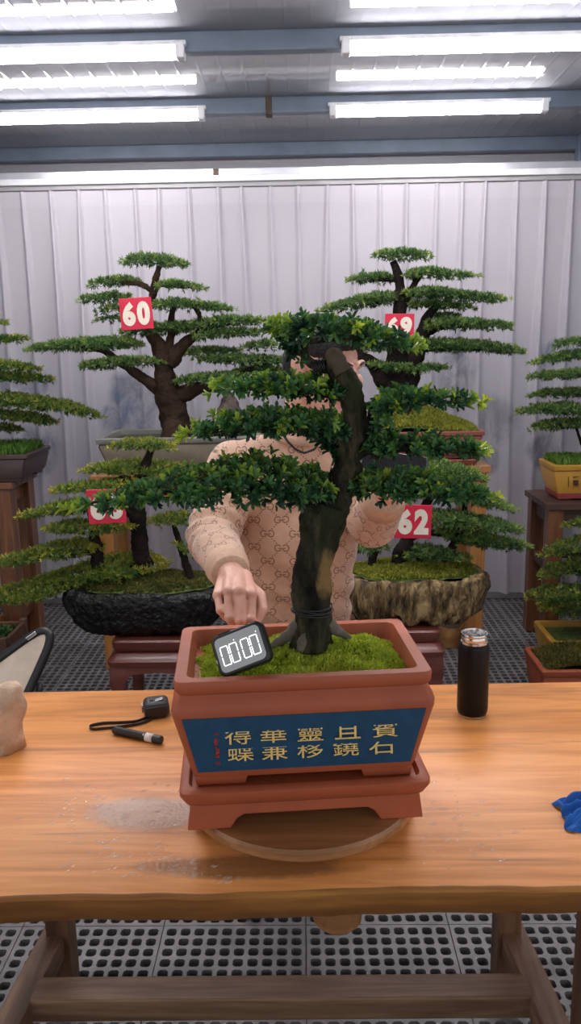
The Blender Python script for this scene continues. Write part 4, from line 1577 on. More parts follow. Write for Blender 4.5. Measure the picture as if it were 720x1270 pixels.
def stand(label, x0, x1, D, hy, ztop, mleg, mtop, leg=.07, rail=True, shelf=None, group='tall plant stands', board=.03):
    t = thing('plant_stand', label, 'plant stand', ((x0 + x1) / 2, D, 0), group)
    n = 5
    w = (2 * hy) / n
    mb = MB()
    for k in range(n):
        mb.box(((x0 + x1) / 2, D - hy + w * (k + .5), ztop - board / 2), (x1 - x0, w - .004, board))
    obj('top_board', mb, mtop, t, bevel=.003)
    ins = leg / 2 + .015
    for x in (x0 + ins, x1 - ins):
        for y in (D - hy + ins, D + hy - ins):
            obj('leg', MB().box((x, y, (ztop - board) / 2 + .0005), (leg, leg, ztop - board - .001)), mleg, t, bevel=.004)
    if rail:
        zr = ztop - board - .045
        for y in (D - hy + ins, D + hy - ins):
            obj('rail', MB().box(((x0 + x1) / 2, y, zr), (x1 - x0 - 2 * ins - leg, .025, .08)), mtop, t, bevel=.003)
        for x in (x0 + ins, x1 - ins):
            obj('rail', MB().box((x, D, zr), (.025, 2 * hy - 2 * ins - leg, .08)), mtop, t, bevel=.003)
    for zz in (shelf or []):
        for y in (D - hy + ins, D + hy - ins):
            obj('stretcher', MB().box(((x0 + x1) / 2, y, zz), (x1 - x0 - 2 * ins - leg, .03, .05)), mtop, t, bevel=.003)
        for x in (x0 + ins, x1 - ins):
            obj('stretcher', MB().box((x, D, zz), (.03, 2 * hy - 2 * ins - leg, .05)), mtop, t, bevel=.003)
    return t


xa, xb = at(127, 690, D60 - .17).x, at(300, 690, D60 - .17).x
stand('orange pine stand under the grey buff pot of the 60 bonsai', xa - .03, xb + .12, D60, .20, Z60, M['stand_orange'], M['stand_orange_x'], .075)
xa, xb = at(418, 690, D69 - .17).x, at(604, 690, D69 - .17).x
stand('orange pine stand under the red brown pot of the 69 bonsai', xa, xb, D69, .20, Z69, M['stand_orange'], M['stand_orange_x'], .07)
xb = at(30, 690, DL - .1).x
stand('tall brown stand at the left edge under the dark brown pot', xb - .66, xb, DL, .19, ZL, M['stand_brown'], M['stand_brown'], .085, shelf=[.20])
xa = at(671, 618, DR - .1).x
stand('plank topped brown stand at the right edge under the ochre lettered pot', xa, xa + .5, DR, .20, ZR, M['stand_brown'], M['stand_dark'], .07, shelf=[.42])


def stool(label, x0, x1, D, hy, ztop, m):
    """waisted stool with curved cabriole feet and a stepped top"""
    t = thing('plant_stool', label, 'stool', ((x0 + x1) / 2, D, 0), 'low red brown stools')
    T = Matrix.Translation(((x0 + x1) / 2, D, 0))
    hx = (x1 - x0) / 2
    o_ = obj('seat', MB(T).loft([rrect(hx - .012, hy - .012, ztop - .045, .02), rrect(hx - .004, hy - .004, ztop - .03, .02), rrect(hx - .002, hy - .002, ztop - .006, .02), rrect(hx - .008, hy - .008, ztop, .02)]), m, t)
    smooth_by_angle(o_, 35)
    zw = ztop - .047
    o_ = obj('waist', MB(T).loft([rrect(hx + .012, hy + .012, zw - .050, .025), rrect(hx + .016, hy + .016, zw - .03, .025), rrect(hx - .006, hy - .006, zw - .004, .02), rrect(hx - .02, hy - .02, zw, .02)]), m, t)
    smooth_by_angle(o_, 50)
    for sx in (-1, 1):
        for sy in (-1, 1):
            rings = []
            for z, off, w in ((zw - .012, -.030, .062), (zw - .06, -.026, .070), (zw - .12, -.018, .058), (zw * .45, -.030, .044), (.05, -.030, .044), (.02, -.018, .052), (.0005, -.012, .05)):
                c = (sx * (hx + off), sy * (hy + off))
                rings.append(rrect(w / 2, w / 2, z, .01, 3, c))
            o_ = obj('leg', MB(T).loft(rings), m, t)
            smooth_by_angle(o_, 50)
    for sy in (-1, 1):
        obj('apron', MB(T).prism([(-hx + .04, zw - .03), (-hx + .04, zw - .13), (-hx + .07, zw - .085), (0, zw - .075), (hx - .07, zw - .085), (hx - .04, zw - .13), (hx - .04, zw - .03)], sy * (hy + .008), sy * (hy - .016)), m, t, bevel=.003)
    for sx in (-1, 1):
        obj('apron', MB(T @ Matrix.Rotation(R(90), 4, 'Z')).prism([(-hy + .04, zw - .03), (-hy + .04, zw - .13), (-hy + .07, zw - .085), (hy - .07, zw - .085), (hy - .04, zw - .13), (hy - .04, zw - .03)], sx * (hx + .008), sx * (hx - .016)), m, t, bevel=.003)
    return t


xa, xb = at(138, 800, D68 - .15).x, at(252, 800, D68 - .15).x
stool('low red brown stool under the black rock basin', xa, xb, D68, .17, zb68 - .001, M['stool_red'])
xa, xb = at(440, 800, D62 - .15).x, at(546, 800, D62 - .15).x
stool('low red brown stool under the tan rock basin', xa, xb, D62, .17, zb62 - .001, M['stool_red'])

# short log standing beside the right stool
M['log_bark'] = simple('orange_log', (0.30, 0.14, 0.045), .6, var=.4, scale=20, bump=.4)
p = at(559, 776, 3.90)
o = thing('wood_log', 'short orange log standing on the floor behind the thermos and tan rock basin', 'log', (p.x, 3.90, 0))
lg = obj('log', MB().lathe([(.056, .0005), (.058, p.z * .5), (.056, p.z - .008), (.052, p.z)], (p.x, 3.90, 0), 24), M['log_bark'], o)
smooth_by_angle(lg, 40)
obj('cut_face', MB().lathe([(.048, p.z + .0003), (.046, p.z + .002)], (p.x, 3.90, 0), 24), M['cut_wood'], o)

# ------------------------------------------------------------------ number cards
M['card_red'] = simple('red_card', (0.62, 0.012, 0.05), .45, var=.06, scale=30)
M['card_white'] = simple('cream_digits', (0.82, 0.74, 0.62), .5, var=.05, scale=30)


def card(num, px, py, wpx, hpx, D, roll, label):
    k = mpp(D)
    c = at(px, py, D)
    w, h_ = wpx * k, hpx * k
    T = Matrix.Translation(c) @ Matrix.Rotation(R(-roll), 4, 'Y')
    t = thing('number_card', label, 'sign', c, 'red number cards')
    obj('card', MB(T).box((0, 0, 0), (w, .006, h_)), M['card_red'], t, bevel=.0015)
    mb_ = MB()
    for ch, s in zip(num, (-1, 1)):
        add_text(mb_, ch, .1, T @ Matrix.Translation((s * w * .225, -.0042, 0)) @ Matrix.Rotation(R(90), 4, 'X'), height=h_ * .76, width=w * .40, bold=.006)
    obj('digits', mb_, M['card_white'], t)
    # wire hook at the back
    obj('hook', MB().tube([c + Vector((0, .004, h_ * .3)), c + Vector((0, .03, h_ * .45)), c + Vector((0, .055, h_ * .40))], .0018, 6), M['black_wire'], t)


card('60', 169, 389, 39, 37, D60 - .19, 3, 'red card numbered 60 hanging in the upper left bonsai')
card('69', 495, 405, 35, 30, D69 - .19, -1, 'red card numbered 69 half hidden behind the top foliage pad of the main bonsai')
card('68', 132, 628, 48, 44, D68 - .21, 2, 'red card numbered 68 crossed by a foliage tip of the main bonsai')
card('62', 512, 647, 46, 43, D62 - .19, -1.5, 'red card numbered 62 in the lower right bonsai below the hand')

# ------------------------------------------------------------------ small things on the table
# desk timer leaning in the moss
M['screen'] = NT('mirror_screen').set(color=(0.30, 0.315, 0.32), rough=0.10, metal=0.75, spec=.8).m
M['led'] = NT('white_led').set(color=(.9, .9, .9), em=(1, 1, 1), ems=1.3).m
tc = at(299.5, 805, 1.128)
TM = Matrix.Translation(tc) @ Matrix.Rotation(R(-8), 4, 'Z') @ Matrix.Rotation(R(-24), 4, 'Y') @ Matrix.Rotation(R(-26), 4, 'X')
tw, th_ = .084, .0625
tm = thing('digital_timer', 'black framed digital timer with white zeros leaning in the terracotta pot', 'timer', tc)


def rr_xz(hx, hz, y, r, n=5):
    return [(p.x, y, p.y) for p in rrect(hx, hz, 0, r, n)]


body = obj('body', MB(TM).loft([rr_xz(tw / 2 - .003, th_ / 2 - .003, .012, .010), rr_xz(tw / 2, th_ / 2, .009, .011), rr_xz(tw / 2, th_ / 2, -.005, .011),
                                rr_xz(tw / 2 - .002, th_ / 2 - .002, -.007, .010), rr_xz(tw / 2 - .0045, th_ / 2 - .0045, -.007, .008), rr_xz(tw / 2 - .005, th_ / 2 - .005, -.006, .008)]), M['black_plastic'], tm)
smooth_by_angle(body, 40)
scr = obj('screen', MB(TM).loft([rr_xz(tw / 2 - .0051, th_ / 2 - .0051, -.0055, .008), rr_xz(tw / 2 - .0051, th_ / 2 - .0051, -.0064, .008)]), M['screen'], tm)
mb = MB(TM)
dw, dh, st = .0118, .028, .0011
for cx_ in (-.0245, -.0095, .0095, .0245):
    sk = .0
    cz_ = -.002
    for s in (-1, 1):
        for q in (-1, 1):
            mb.box((cx_ + s * dw / 2, -.0068, cz_ + q * dh / 4), (st, .0006, dh / 2 - .002))
        mb.box((cx_, -.0068, cz_ + s * dh / 2), (dw - .0008, .0006, st))
for cx_ in (-.006 + .004 - .0035, .031):
    mb.box((cx_, -.0068, .016), (st, .0006, st))
obj('digits', mb, M['led'], scr)
obj('button', MB(TM).box((-.018, -.003, th_ / 2 + .0006), (.02, .006, .002)), M['black_plastic'], tm, bevel=.0008)
obj('port', MB(TM).box((-tw / 2 + .0018, -.0068, -.006), (.0014, .0008, .006)), M['screen'], tm)

# thermos
M['thermos_black'] = flat_mat('black_powder_coat', (0.004, 0.004, 0.005), .42, spec=.25)
M['steel'] = simple('polished_steel', (0.72, 0.72, 0.72), .16, 1.0, var=.04)
pt = atz(586.5, 888, TZ)
pt = Vector((pt.x, pt.y + .012, TZ))
kk = mpp(pt.y) * 1.03
rt = 19.5 * kk
ht = .156
th = thing('thermos', 'black thermos flask with an open steel neck on the right of the table', 'flask', pt)
o = obj('body', MB().lathe([(rt * .90, .004), (rt * .97, .008), (rt, .016), (rt, ht - .014), (rt * .985, ht - .008), (rt * .93, ht - .002), (rt * .86, ht)], pt, 48), M['thermos_black'], th)
smooth_by_angle(o, 35)
o = obj('base_ring', MB().lathe([(rt * .86, .0005), (rt * .93, .001), (rt * .94, .0045), (rt * .9, .005)], pt, 48), M['steel'], th)
smooth_by_angle(o, 35)
pf = [(rt * .86, ht - .002), (rt * .86, ht + .004), (rt * .80, ht + .005), (rt * .80, ht + .008), (rt * .84, ht + .0095), (rt * .84, ht + .0115), (rt * .80, ht + .013), (rt * .80, ht + .017),
      (rt * .84, ht + .0185), (rt * .83, ht + .0205), (rt * .77, ht + .0205), (rt * .74, ht + .018), (rt * .72, ht - .02), (rt * .70, .02), (rt * .05, .016)]
o = obj('neck', MB().lathe(pf, pt, 48), M['steel'], th)
smooth_by_angle(o, 40)

# flashlight pen
M['label_white'] = flat_mat('white_label', (0.72, 0.66, 0.64), .5)
a = atz(141, 905, TZ + .0085); b = atz(200, 918, TZ + .0085)
d = (b - a).normalized()
L = (b - a).length
fp = thing('penlight', 'slim black penlight with a white label band lying left of the terracotta pot', 'flashlight', (a + b) / 2 - Vector((0, 0, .0085)))
o = obj('barrel', MB().tube([a, a + d * .003, a + d * .004, a + d * L * .72, a + d * L * .73, a + d * L * .87], [.0068, .0078, .0080, .0080, .0083, .0083], 24), M['black_plastic'], fp)
smooth_by_angle(o, 40)
o = obj('label_band', MB().tube([a + d * L * .69, a + d * L * .84], .0085, 24), M['label_white'], fp, True)
o = obj('head', MB().tube([a + d * L * .86, a + d * L * .87, a + d * L * .985, a + d * L, a + d * L, a + d * (L - .012)], [.0075, .0085, .0086, .0080, .0062, .0058], 24), M['black_plastic'], fp)
smooth_by_angle(o, 40)
obj('button', MB().ball(a + d * L * .64 + Vector((0, -.005, .0055)), .0022), M['steel'], fp, True)

# black hand tool with strap
M['dark_grey'] = flat_mat('dark_grey_rubber', (0.035, 0.036, 0.042), .5)
p0 = atz(192, 892, TZ)
tp = thing('tape_measure', 'small black pocket tape measure with a wrist strap lying beside the penlight', 'tape measure', (p0.x, p0.y + .02, TZ))
TP = Matrix.Translation((p0.x, p0.y + .022, TZ)) @ Matrix.Rotation(R(14), 4, 'Z')


def rr_y(hx, hz, y, r, zc):
    return [(p.x, y, p.y + zc) for p in rrect(hx, hz, 0, r, 5)]


o = obj('body', MB(TP).loft([rr_y(.022, .014, -.020, .008, .0160), rr_y(.026, .0165, -.016, .011, .0172), rr_y(.026, .0165, .018, .011, .0172), rr_y(.022, .014, .022, .008, .0160)]), M['dark_grey'], tp)
smooth_by_angle(o, 45)
o = obj('grip', MB(TP).loft([rr_y(.020, .011, -.0225, .006, .0150), rr_y(.0235, .0125, -.0195, .008, .0152)]), M['black_plastic'], tp)
smooth_by_angle(o, 45)
obj('button', MB(TP).box((.006, -.004, .0350), (.018, .010, .004), Matrix.Rotation(R(-14), 3, 'Y')), M['steel'], tp, bevel=.0015)
obj('button', MB(TP).box((-.010, -.002, .0345), (.008, .009, .003)), M['black_plastic'], tp, bevel=.001)
obj('hook', MB(TP).box((-.0285, .002, .018), (.004, .014, .018)), M['steel'], tp, bevel=.001)
pts = [(190, 890), (184, 894), (172, 898), (158, 900), (143, 902), (125, 903.5), (113, 904.5), (109, 901), (116, 898.5), (130, 896.5), (150, 896), (168, 895), (180, 891), (187, 887)]
ctr = [atz(x, y, TZ + .0035) for x, y in pts]
C, _l = polyline([tuple(q) for q in ctr], 70)
for _ in range(4):
    C[1:-1] = .25 * C[:-2] + .5 * C[1:-1] + .25 * C[2:]
rings = [[Vector(q) + Vector((0, 0, z)) + Vector((0, w, 0)) for w, z in ((-.0009, -.003), (.0009, -.003), (.0009, .003), (-.0009, .003))] for q in C.tolist()]
obj('strap', MB().loft(rings), M['black_plastic'], tp)

# upright stone at the left edge
M['stone_tan'] = simple('tan_stone', (0.56, 0.40, 0.28), .8, var=.3, scale=18, bump=.7, bscale=40, bdist=.012)
c = atz(6, 930, TZ)


def stone():
    k = mpp(c.y)
    rows = [(937, -30, 27), (930, -34, 29), (915, -33, 26.5), (900, -30, 25.5), (888, -28, 27), (878, -26, 28), (868, -20, 26), (858, -10, 24), (852, -6, 22), (850, 2, 15)]
    rings = []
    for i, (py, xl, xr) in enumerate(rows):
        pl_, pr_ = at(xl, py, c.y), at(xr, py, c.y)
        cx_, hx_ = (pl_.x + pr_.x) / 2, (pr_.x - pl_.x) / 2
        ring = []
        for j in range(28):
            t = 2 * math.pi * j / 28
            kk_ = 1 + .13 * mnoise.noise((math.cos(t) * 1.8, math.sin(t) * 1.8, i * .5)) + .07 * mnoise.noise((math.cos(t) * 5, math.sin(t) * 5, i * 1.1))
            ring.append((cx_ + hx_ * kk_ * math.cos(t), c.y + .008 + min(hx_, .036) * kk_ * math.sin(t), max(pl_.z * .5 + pr_.z * .5, TZ + .0005) if i else TZ + .0005))
        rings.append(ring)
    return MB().loft(rings)


o = obj('stone', stone(), M['stone_tan'], None, True)
tag(o, 'upright tan stone standing on the table at the left edge', 'stone')

# blue cloth at the right edge
M['blue_cloth'] = simple('blue_cloth', (0.003, 0.10, 0.42), .7, var=.15, scale=20, bump=.2, bscale=300, bdist=.001)


def cloth():
    cc = atz(738, 1016, TZ)
    vs_, fs_ = [], []
    n = 56
    for j in range(n + 1):
        for i in range(n + 1):
            u, v = i / n * 2 - 1, j / n * 2 - 1
            ang = math.atan2(v, u)
            rad = max(abs(u), abs(v))
            edge = 1 + .22 * mnoise.noise((math.cos(ang) * 2.2, math.sin(ang) * 2.2, 3)) + .10 * math.sin(ang * 9)
            x = u * .052 * edge
            y = v * .040 * edge
            f1 = abs(mnoise.noise((u * 1.3 + 4, v * 1.3, 1)))
            f2 = abs(mnoise.noise((u * 2.7 + 1, v * 2.7, 7)))
            z = .034 * (1 - rad ** 2.2) * (.5 + .9 * f1) + .022 * f2 * (1 - rad * .55) + .010 * rad * max(0, math.sin(ang * 9 + 1)) + .0012
            vs_.append((cc.x + x, cc.y + y, TZ + max(.0012, z)))
    for j in range(n):
        for i in range(n):
            a_ = j * (n + 1) + i
            fs_.append((a_, a_ + 1, a_ + n + 2, a_ + n + 1))
    return MB().add(vs_, fs_)


o = obj('cloth', cloth(), M['blue_cloth'], None, False)
s = o.modifiers.new('thick', 'SOLIDIFY')
s.thickness = .0012
tag(o, 'crumpled bright blue cloth lying on the table at the right edge', 'cloth')

# round backed folding chair behind the table at the left
M['canvas'] = simple('cream_canvas', (0.62, 0.52, 0.42), .75, var=.12, scale=16, bump=.2)
DC = 2.35
ch = thing('folding_chair', 'folding chair with a cream leaf shaped back and black rim at the left edge', 'chair', (at(-10, 860, DC).x, DC, 0))
out = [(-70, 868), (-45, 848), (-20, 832), (0, 819), (20, 805), (36, 795), (47, 791), (54, 794), (55, 804), (51, 818), (45, 834), (39, 850), (30, 872), (14, 898), (-20, 915), (-55, 905), (-72, 888)]
zc0 = at(0, 850, DC).z


def chair_pt(px, py):
    p_ = at(px, py, DC)
    return Vector((p_.x, DC + (p_.z - zc0) * .5, p_.z))


loop = [chair_pt(*q) for q in out]
C, _l = polyline([tuple(q) for q in loop + loop[:1]], 70)
for _ in range(2):
    C[1:-1] = .25 * C[:-2] + .5 * C[1:-1] + .25 * C[2:]
cen = Vector(C.mean(0))
ringf = [Vector(q) * .97 + cen * .03 + Vector((0, -.006, 0)) for q in C[:-1].tolist()]
ringb = [q + Vector((0, .014, 0)) for q in ringf]
back = obj('backrest', MB().loft([ringb, ringf]), M['canvas'], ch)
obj('rim', MB().tube(C.tolist(), .014, 10), M['black_plastic'], ch, True)
p = chair_pt(33, 796)
obj('latch', MB().beam(p + Vector((-.02, -.014, -.012)), p + Vector((.012, -.014, .010)), .012, .012), M['steel'], ch, bevel=.002)
bot = cen
xl_, xr_ = cen.x - .10, cen.x + .10
sy = DC - .05
obj('seat', MB().loft([rrect(.19, .17, .335, .06, 5, (cen.x, DC - .02 + .0)), rrect(.20, .18, .345, .07, 5, (cen.x, DC - .02)), rrect(.19, .17, .365, .06, 5, (cen.x, DC - .02))]), M['canvas'], ch, True)
for x in (xl_ - .03, xr_ + .03):
    zb_c = cen.z - .02
    obj('back_post', MB().tube([(x, DC + .08, .35), (x, cen.y + .012, zb_c), (x, cen.y + .03, zb_c + .03)], .011, 8), M['black_plastic'], ch, True)
    obj('leg', MB().tube([(x, DC + .12, .345), (x, DC - .16, .008)], .011, 8), M['black_plastic'], ch, True)
    obj('leg', MB().tube([(x, DC - .16, .345), (x, DC + .14, .008)], .011, 8), M['black_plastic'], ch, True)

# ------------------------------------------------------------------ the person behind the table
def skin_material():
    N = NT('skin')
    f = N.noise(N.coord(), 40, 4, .6)
    N.set(color=N.ramp(f, [(0.3, (0.62, 0.32, 0.235)), (0.7, (0.72, 0.42, 0.33))]), rough=.5, sub=.03)
    N.b.inputs['Subsurface Radius'].default_value = (.012, .005, .003)
    N.bump(N.noise(N.coord(), 220, 3), .08, .001)
    return N.m


M['skin'] = skin_material()
M['hair'] = simple('black_hair', (0.010, 0.009, 0.010), .55, var=.4, scale=120, bump=.8, bscale=160, bdist=.006)
M['trousers'] = simple('dark_trousers', (0.03, 0.03, 0.036), .85, var=.2, scale=30)
M['shoe'] = simple('black_shoes', (0.02, 0.02, 0.02), .5)
M['eye'] = flat_mat('eye_white', (0.6, 0.58, 0.55), .25)
M['iris'] = flat_mat('dark_iris', (0.02, 0.012, 0.01), .2)
M['lips'] = flat_mat('lips', (0.45, 0.16, 0.14), .45)


def sweater_material():
    """beige knit printed with mirrored pairs of letters joined by dotted diagonals"""
    N = NT('beige_monogram_knit')
    uv = N.n('ShaderNodeUVMap', uv_map='weave')
    sp = N.n('ShaderNodeSeparateXYZ')
    N.put(sp.inputs[0], uv.outputs[0])
    A, B = 0.068, 0.066
    u = N.math('DIVIDE', sp.outputs['X'], A)
    v = N.math('DIVIDE', sp.outputs['Y'], B)

    def wrap(s, off):
        return N.math('SUBTRACT', N.math('FRACT', N.math('ADD', s, 100.5 + off)), 0.5)

    def less(a, b):
        return N.math('LESS_THAN', a, b)

    def AND(a, b):
        return N.math('MULTIPLY', a, b)

    masks = []
    for off in (0.0, 0.5):
        x = N.math('MULTIPLY', wrap(u, off), A)
        y = N.math('MULTIPLY', wrap(v, off), B)
        ax = N.math('SUBTRACT', N.math('ABSOLUTE', x), 0.0088)      # both letters at once, the right one mirrored
        r = N.math('SQRT', N.math('ADD', N.math('MULTIPLY', ax, ax), N.math('MULTIPLY', N.math('MULTIPLY', y, y), .92)))
        ring = less(N.math('ABSOLUTE', N.math('SUBTRACT', r, 0.0072)), 0.00125)
        gap = AND(less(ax, -0.0015), AND(N.math('GREATER_THAN', y, 0.0004), less(y, 0.0042)))
        ring = AND(ring, N.math('SUBTRACT', 1.0, gap))
        bar = AND(less(N.math('ABSOLUTE', N.math('ADD', y, 0.0008)), 0.0012), AND(less(ax, -0.0008), N.math('GREATER_THAN', ax, -0.0078)))
        masks.append(N.math('MAXIMUM', ring, bar))
    # dotted diagonals
    for sgn in (1, -1):
        t = N.math('ADD', u, v) if sgn > 0 else N.math('SUBTRACT', u, v)
        s = N.math('SUBTRACT', u, v) if sgn > 0 else N.math('ADD', u, v)
        line = less(N.math('ABSOLUTE', wrap(t, 0.0)), 0.035)
        dots = less(N.math('ABSOLUTE', wrap(N.math('MULTIPLY', s, 7.0), 0.5)), 0.20)
        away = N.math('GREATER_THAN', N.math('ABSOLUTE', wrap(s, 0.0)), 0.27)
        masks.append(AND(AND(line, dots), away))
    m = masks[0]
    for k in masks[1:]:
        m = N.math('MAXIMUM', m, k)
    kn = N.noise(N.coord(), 50, 4, .6)
    base = N.ramp(kn, [(0.3, (0.53, 0.335, 0.235)), (0.7, (0.61, 0.40, 0.29))])
    N.set(color=N.mix(N.math('MULTIPLY', m, .85), base, (0.16, 0.085, 0.05, 1)), rough=.9, spec=.15, sheen=.3)
    N.bump(N.noise(N.coord(), 420, 2), .25, .0015)
    return N.m


M['sweater'] = sweater_material()
M['rib'] = simple('beige_rib_knit', (0.56, 0.37, 0.26), .9, var=.1, scale=90, bump=.4, bscale=300, bdist=.002)

DP = 1.98
HC = at(401, 456, DP - .02)                                     # head centre
SR, SL = at(291, 580, DP + .02), at(446, 578, DP + .02)         # shoulders (his right is at the left of the picture)
ER = at(263, 664, 1.82); WR = at(287, 714, 1.555)
EL = at(462, 650, 1.87); WL = at(480, 612, 1.70)
NK = at(376, 548, DP + .03)
CH = at(368, 640, DP + .04); BL = at(361, 730, DP + .03); HP = at(360, 800, DP + .04)
HEAD = Matrix.Translation(HC) @ Matrix.Rotation(R(46), 4, 'Z') @ Matrix.Rotation(R(12), 4, 'X')
HR3 = HEAD.to_3x3()


def hp(x, y, z):
    return HEAD @ Vector((x, y, z))


body = MB()
# head
body.ball(hp(0, .012, .030), (.074, .094, .084), HR3, 24, 16)
body.ball(hp(0, -.026, -.022), (.062, .068, .086), HR3, 24, 16)
body.ball(hp(0, -.050, -.086), (.038, .036, .026), HR3)
for s in (-1, 1):
    body.capsule(hp(s * .055, -.005, -.045), hp(s * .030, -.055, -.088), .022, .020)
    body.ball(hp(s * .040, -.066, -.020), (.024, .022, .022), HR3)
    body.ball(hp(s * .075, .010, -.006), (.009, .020, .031), HR3)
    body.ball(hp(s * .080, .018, .008), (.007, .014, .020), HR3)
    body.capsule(hp(s * .012, -.090, .024), hp(s * .046, -.076, .026), .010, .009)
body.capsule(hp(0, -.088, .018), hp(0, -.110, -.024), .008, .012)
body.ball(hp(0, -.098, -.030), (.017, .012, .009), HR3)
body.ball(hp(0, -.084, -.058), (.024, .014, .010), HR3)
body.capsule(hp(0, .035, -.050), NK + Vector((0, .01, .0)), .056, .060)
body.capsule(NK, CH, .062, .10)
# trunk
body.capsule(SR + Vector((.03, .01, -.01)), SL + Vector((-.03, .01, -.01)), .055, .055)
for s in (-1, 1):
    body.capsule(CH + Vector((s * .07, 0, .05)), BL + Vector((s * .055, 0, 0)), .095, .085)
    body.capsule(BL + Vector((s * .055, 0, 0)), HP + Vector((s * .06, 0, 0)), .085, .095)
# legs to the floor
FEET = []
for s in (-1, 1):
    hip = HP + Vector((s * .085, 0, -.02))
    knee = Vector((hip.x + s * .01, DP + .02, .46))
    ank = Vector((hip.x + s * .015, DP + .06, .085))
    body.capsule(hip, knee, .085, .056)
    body.capsule(knee, ank, .054, .036)
    body.capsule(ank + Vector((0, .02, -.035)), ank + Vector((s * .015, -.13, -.050)), .036, .028)
    FEET.append((hip, knee, ank, s))
# arms
for sh, el, wr in ((SR, ER, WR), (SL, EL, WL)):
    body.capsule(sh, el, .050, .040)
    body.capsule(el, wr, .040, .027)


def finger(chain, r0, r1):
    n = len(chain)
    for i in range(n - 1):
        a_ = r0 + (r1 - r0) * i / (n - 1)
        b_ = r0 + (r1 - r0) * (i + 1) / (n - 1)
        body.capsule(chain[i], chain[i + 1], a_, b_, 12)


# his right hand: knuckles to the camera, fingers curled down over the timer
mcp = [at(270, 739, 1.455), at(283, 734, 1.440), at(297, 734, 1.434), at(312, 738, 1.444)]
pip = [at(273, 757, 1.425), at(284, 766, 1.410), at(298, 770, 1.404), at(311, 768, 1.412)]
dip = [at(280, 766, 1.446), at(289, 774, 1.436), at(300, 778, 1.430), at(310, 776, 1.436)]
tip = [at(285, 758, 1.464), at(292, 765, 1.462), at(300, 768, 1.460), at(308, 766, 1.462)]
for i in range(4):
    body.capsule(WR + (mcp[i] - mcp[1]) * .55, mcp[i], .018, .0108)
    rr_ = (.0082, .0092, .0096, .0094)[i]
    body.ball(mcp[i] + Vector((0, -.002, .002)), rr_ * 1.18)
    body.ball(pip[i], rr_ * 1.08)
    finger([mcp[i], pip[i], dip[i], tip[i]], rr_, rr_ * .85)
body.capsule(WR, (mcp[1] + mcp[2]) / 2 + Vector((0, .024, -.012)), .026, .018)
finger([WR + Vector((.020, -.02, -.004)), at(322, 739, 1.480), at(325, 757, 1.450), at(317, 774, 1.428)], .0140, .0088)

# his left hand: round the phone from below, finger tips up on its back
PC = at(488, 577, 1.625)
PHM = Matrix.Translation(PC) @ Matrix.Rotation(R(4), 4, 'Y') @ Matrix.Rotation(R(35), 4, 'X') @ Matrix.Rotation(R(-6), 4, 'Z')
PAL = at(480, 597, 1.672)
body.capsule(WL, PAL, .027, .026)
k2 = [at(466, 598, 1.655), at(476, 596, 1.650), at(487, 596, 1.650), at(497, 598, 1.655)]
for i, k_ in enumerate(k2):
    body.capsule(WL + (k_ - k2[1]) * .5, k_, .018, .0125)
    lx = (-.040, -.020, .002, .024)[i]
    m_ = PHM @ Vector((lx, -.006, -.016))
    e_ = PHM @ Vector((lx + .003, .012, -.0135))
    finger([k_, (k_ + m_) / 2 + Vector((0, -.012, -.004)), m_, e_], .0112, .0086)
finger([PAL + Vector((-.022, .015, 0)), PHM @ Vector((-.050, .040, -.004)), PHM @ Vector((-.052, .034, .010)), PHM @ Vector((-.030, .020, .0135))], .0140, .0095)

person = thing('person', 'person in beige lettered sweater behind the bonsai, one fist over the timer', 'person', (HP.x, DP + .04, 0))
bme = remesh(body, .0027, 1, 'body')
link_mesh('body', bme, M['skin'], person, True)

# face details
for s in (-1, 1):
    e = obj('eye', MB().ball(hp(s * .028, -.0675, .006), .0112, HR3), M['eye'], person, True)
    obj('iris', MB().ball(hp(s * .027, -.0760, .004), (.005, .0035, .005), HR3), M['iris'], e, True)
    obj('eyebrow', MB().tube([hp(s * .012, -.0985, .026), hp(s * .030, -.0945, .032), hp(s * .048, -.083, .028)], [.002, .0034, .0016], 8), M['hair'], person, True)
obj('lips', MB().ball(hp(0, -.0955, -.057), (.020, .006, .006), HR3), M['lips'], person, True)

# hair: short at the sides, fuller on the top and front
hb = MB()
hb.ball(hp(0, .020, .044), (.0785, .094, .080), HR3, 28, 18)
hb.ball(hp(0, -.030, .086), (.064, .070, .040), HR3)
for s in (-1, 1):
    hb.ball(hp(s * .042, -.016, .062), (.037, .062, .040), HR3)
hb.ball(hp(0, .060, .000), (.066, .052, .070), HR3)
hme = remesh(hb, .005, 3, 'hair')
displace(hme, lambda p: .0035 * mnoise.noise(p * 70) + .002 * mnoise.noise(p * 150))
link_mesh('hair', hme, M['hair'], person, True)

# sweater
sw = MB()
sw.capsule(NK + Vector((0, .012, -.012)), CH + Vector((0, 0, .06)), .076, .10, 20)
sw.capsule(SR + Vector((.02, .01, -.008)), SL + Vector((-.02, .01, -.008)), .070, .070, 20)
sw.capsule(NK + Vector((-.02, .015, -.03)), SR + Vector((.01, .01, 0)), .065, .066, 20)
sw.capsule(NK + Vector((.02, .015, -.03)), SL + Vector((-.01, .01, 0)), .065, .066, 20)
for s in (-1, 1):
    sw.capsule(CH + Vector((s * .062, -.004, .05)), BL + Vector((s * .055, -.008, 0)), .108, .103, 20)
    sw.capsule(BL + Vector((s * .055, -.008, 0)), HP + Vector((s * .058, -.004, .03)), .103, .098, 20)
sw.ball((CH + BL) / 2 + Vector((0, -.01, 0)), (.16, .120, .17), None, 24, 16)
wdR = (WR - ER).normalized(); wdL = (WL - EL).normalized()
WR1 = WR - wdR * .022; WL1 = WL - wdL * .012
sw.capsule(SR, ER, .072, .060, 20)
sw.capsule(ER, WR1 - wdR * .036, .060, .046, 20)
sw.capsule(SL, EL, .070, .058, 20)
sw.capsule(EL, WL1 - wdL * .044, .058, .048, 20)
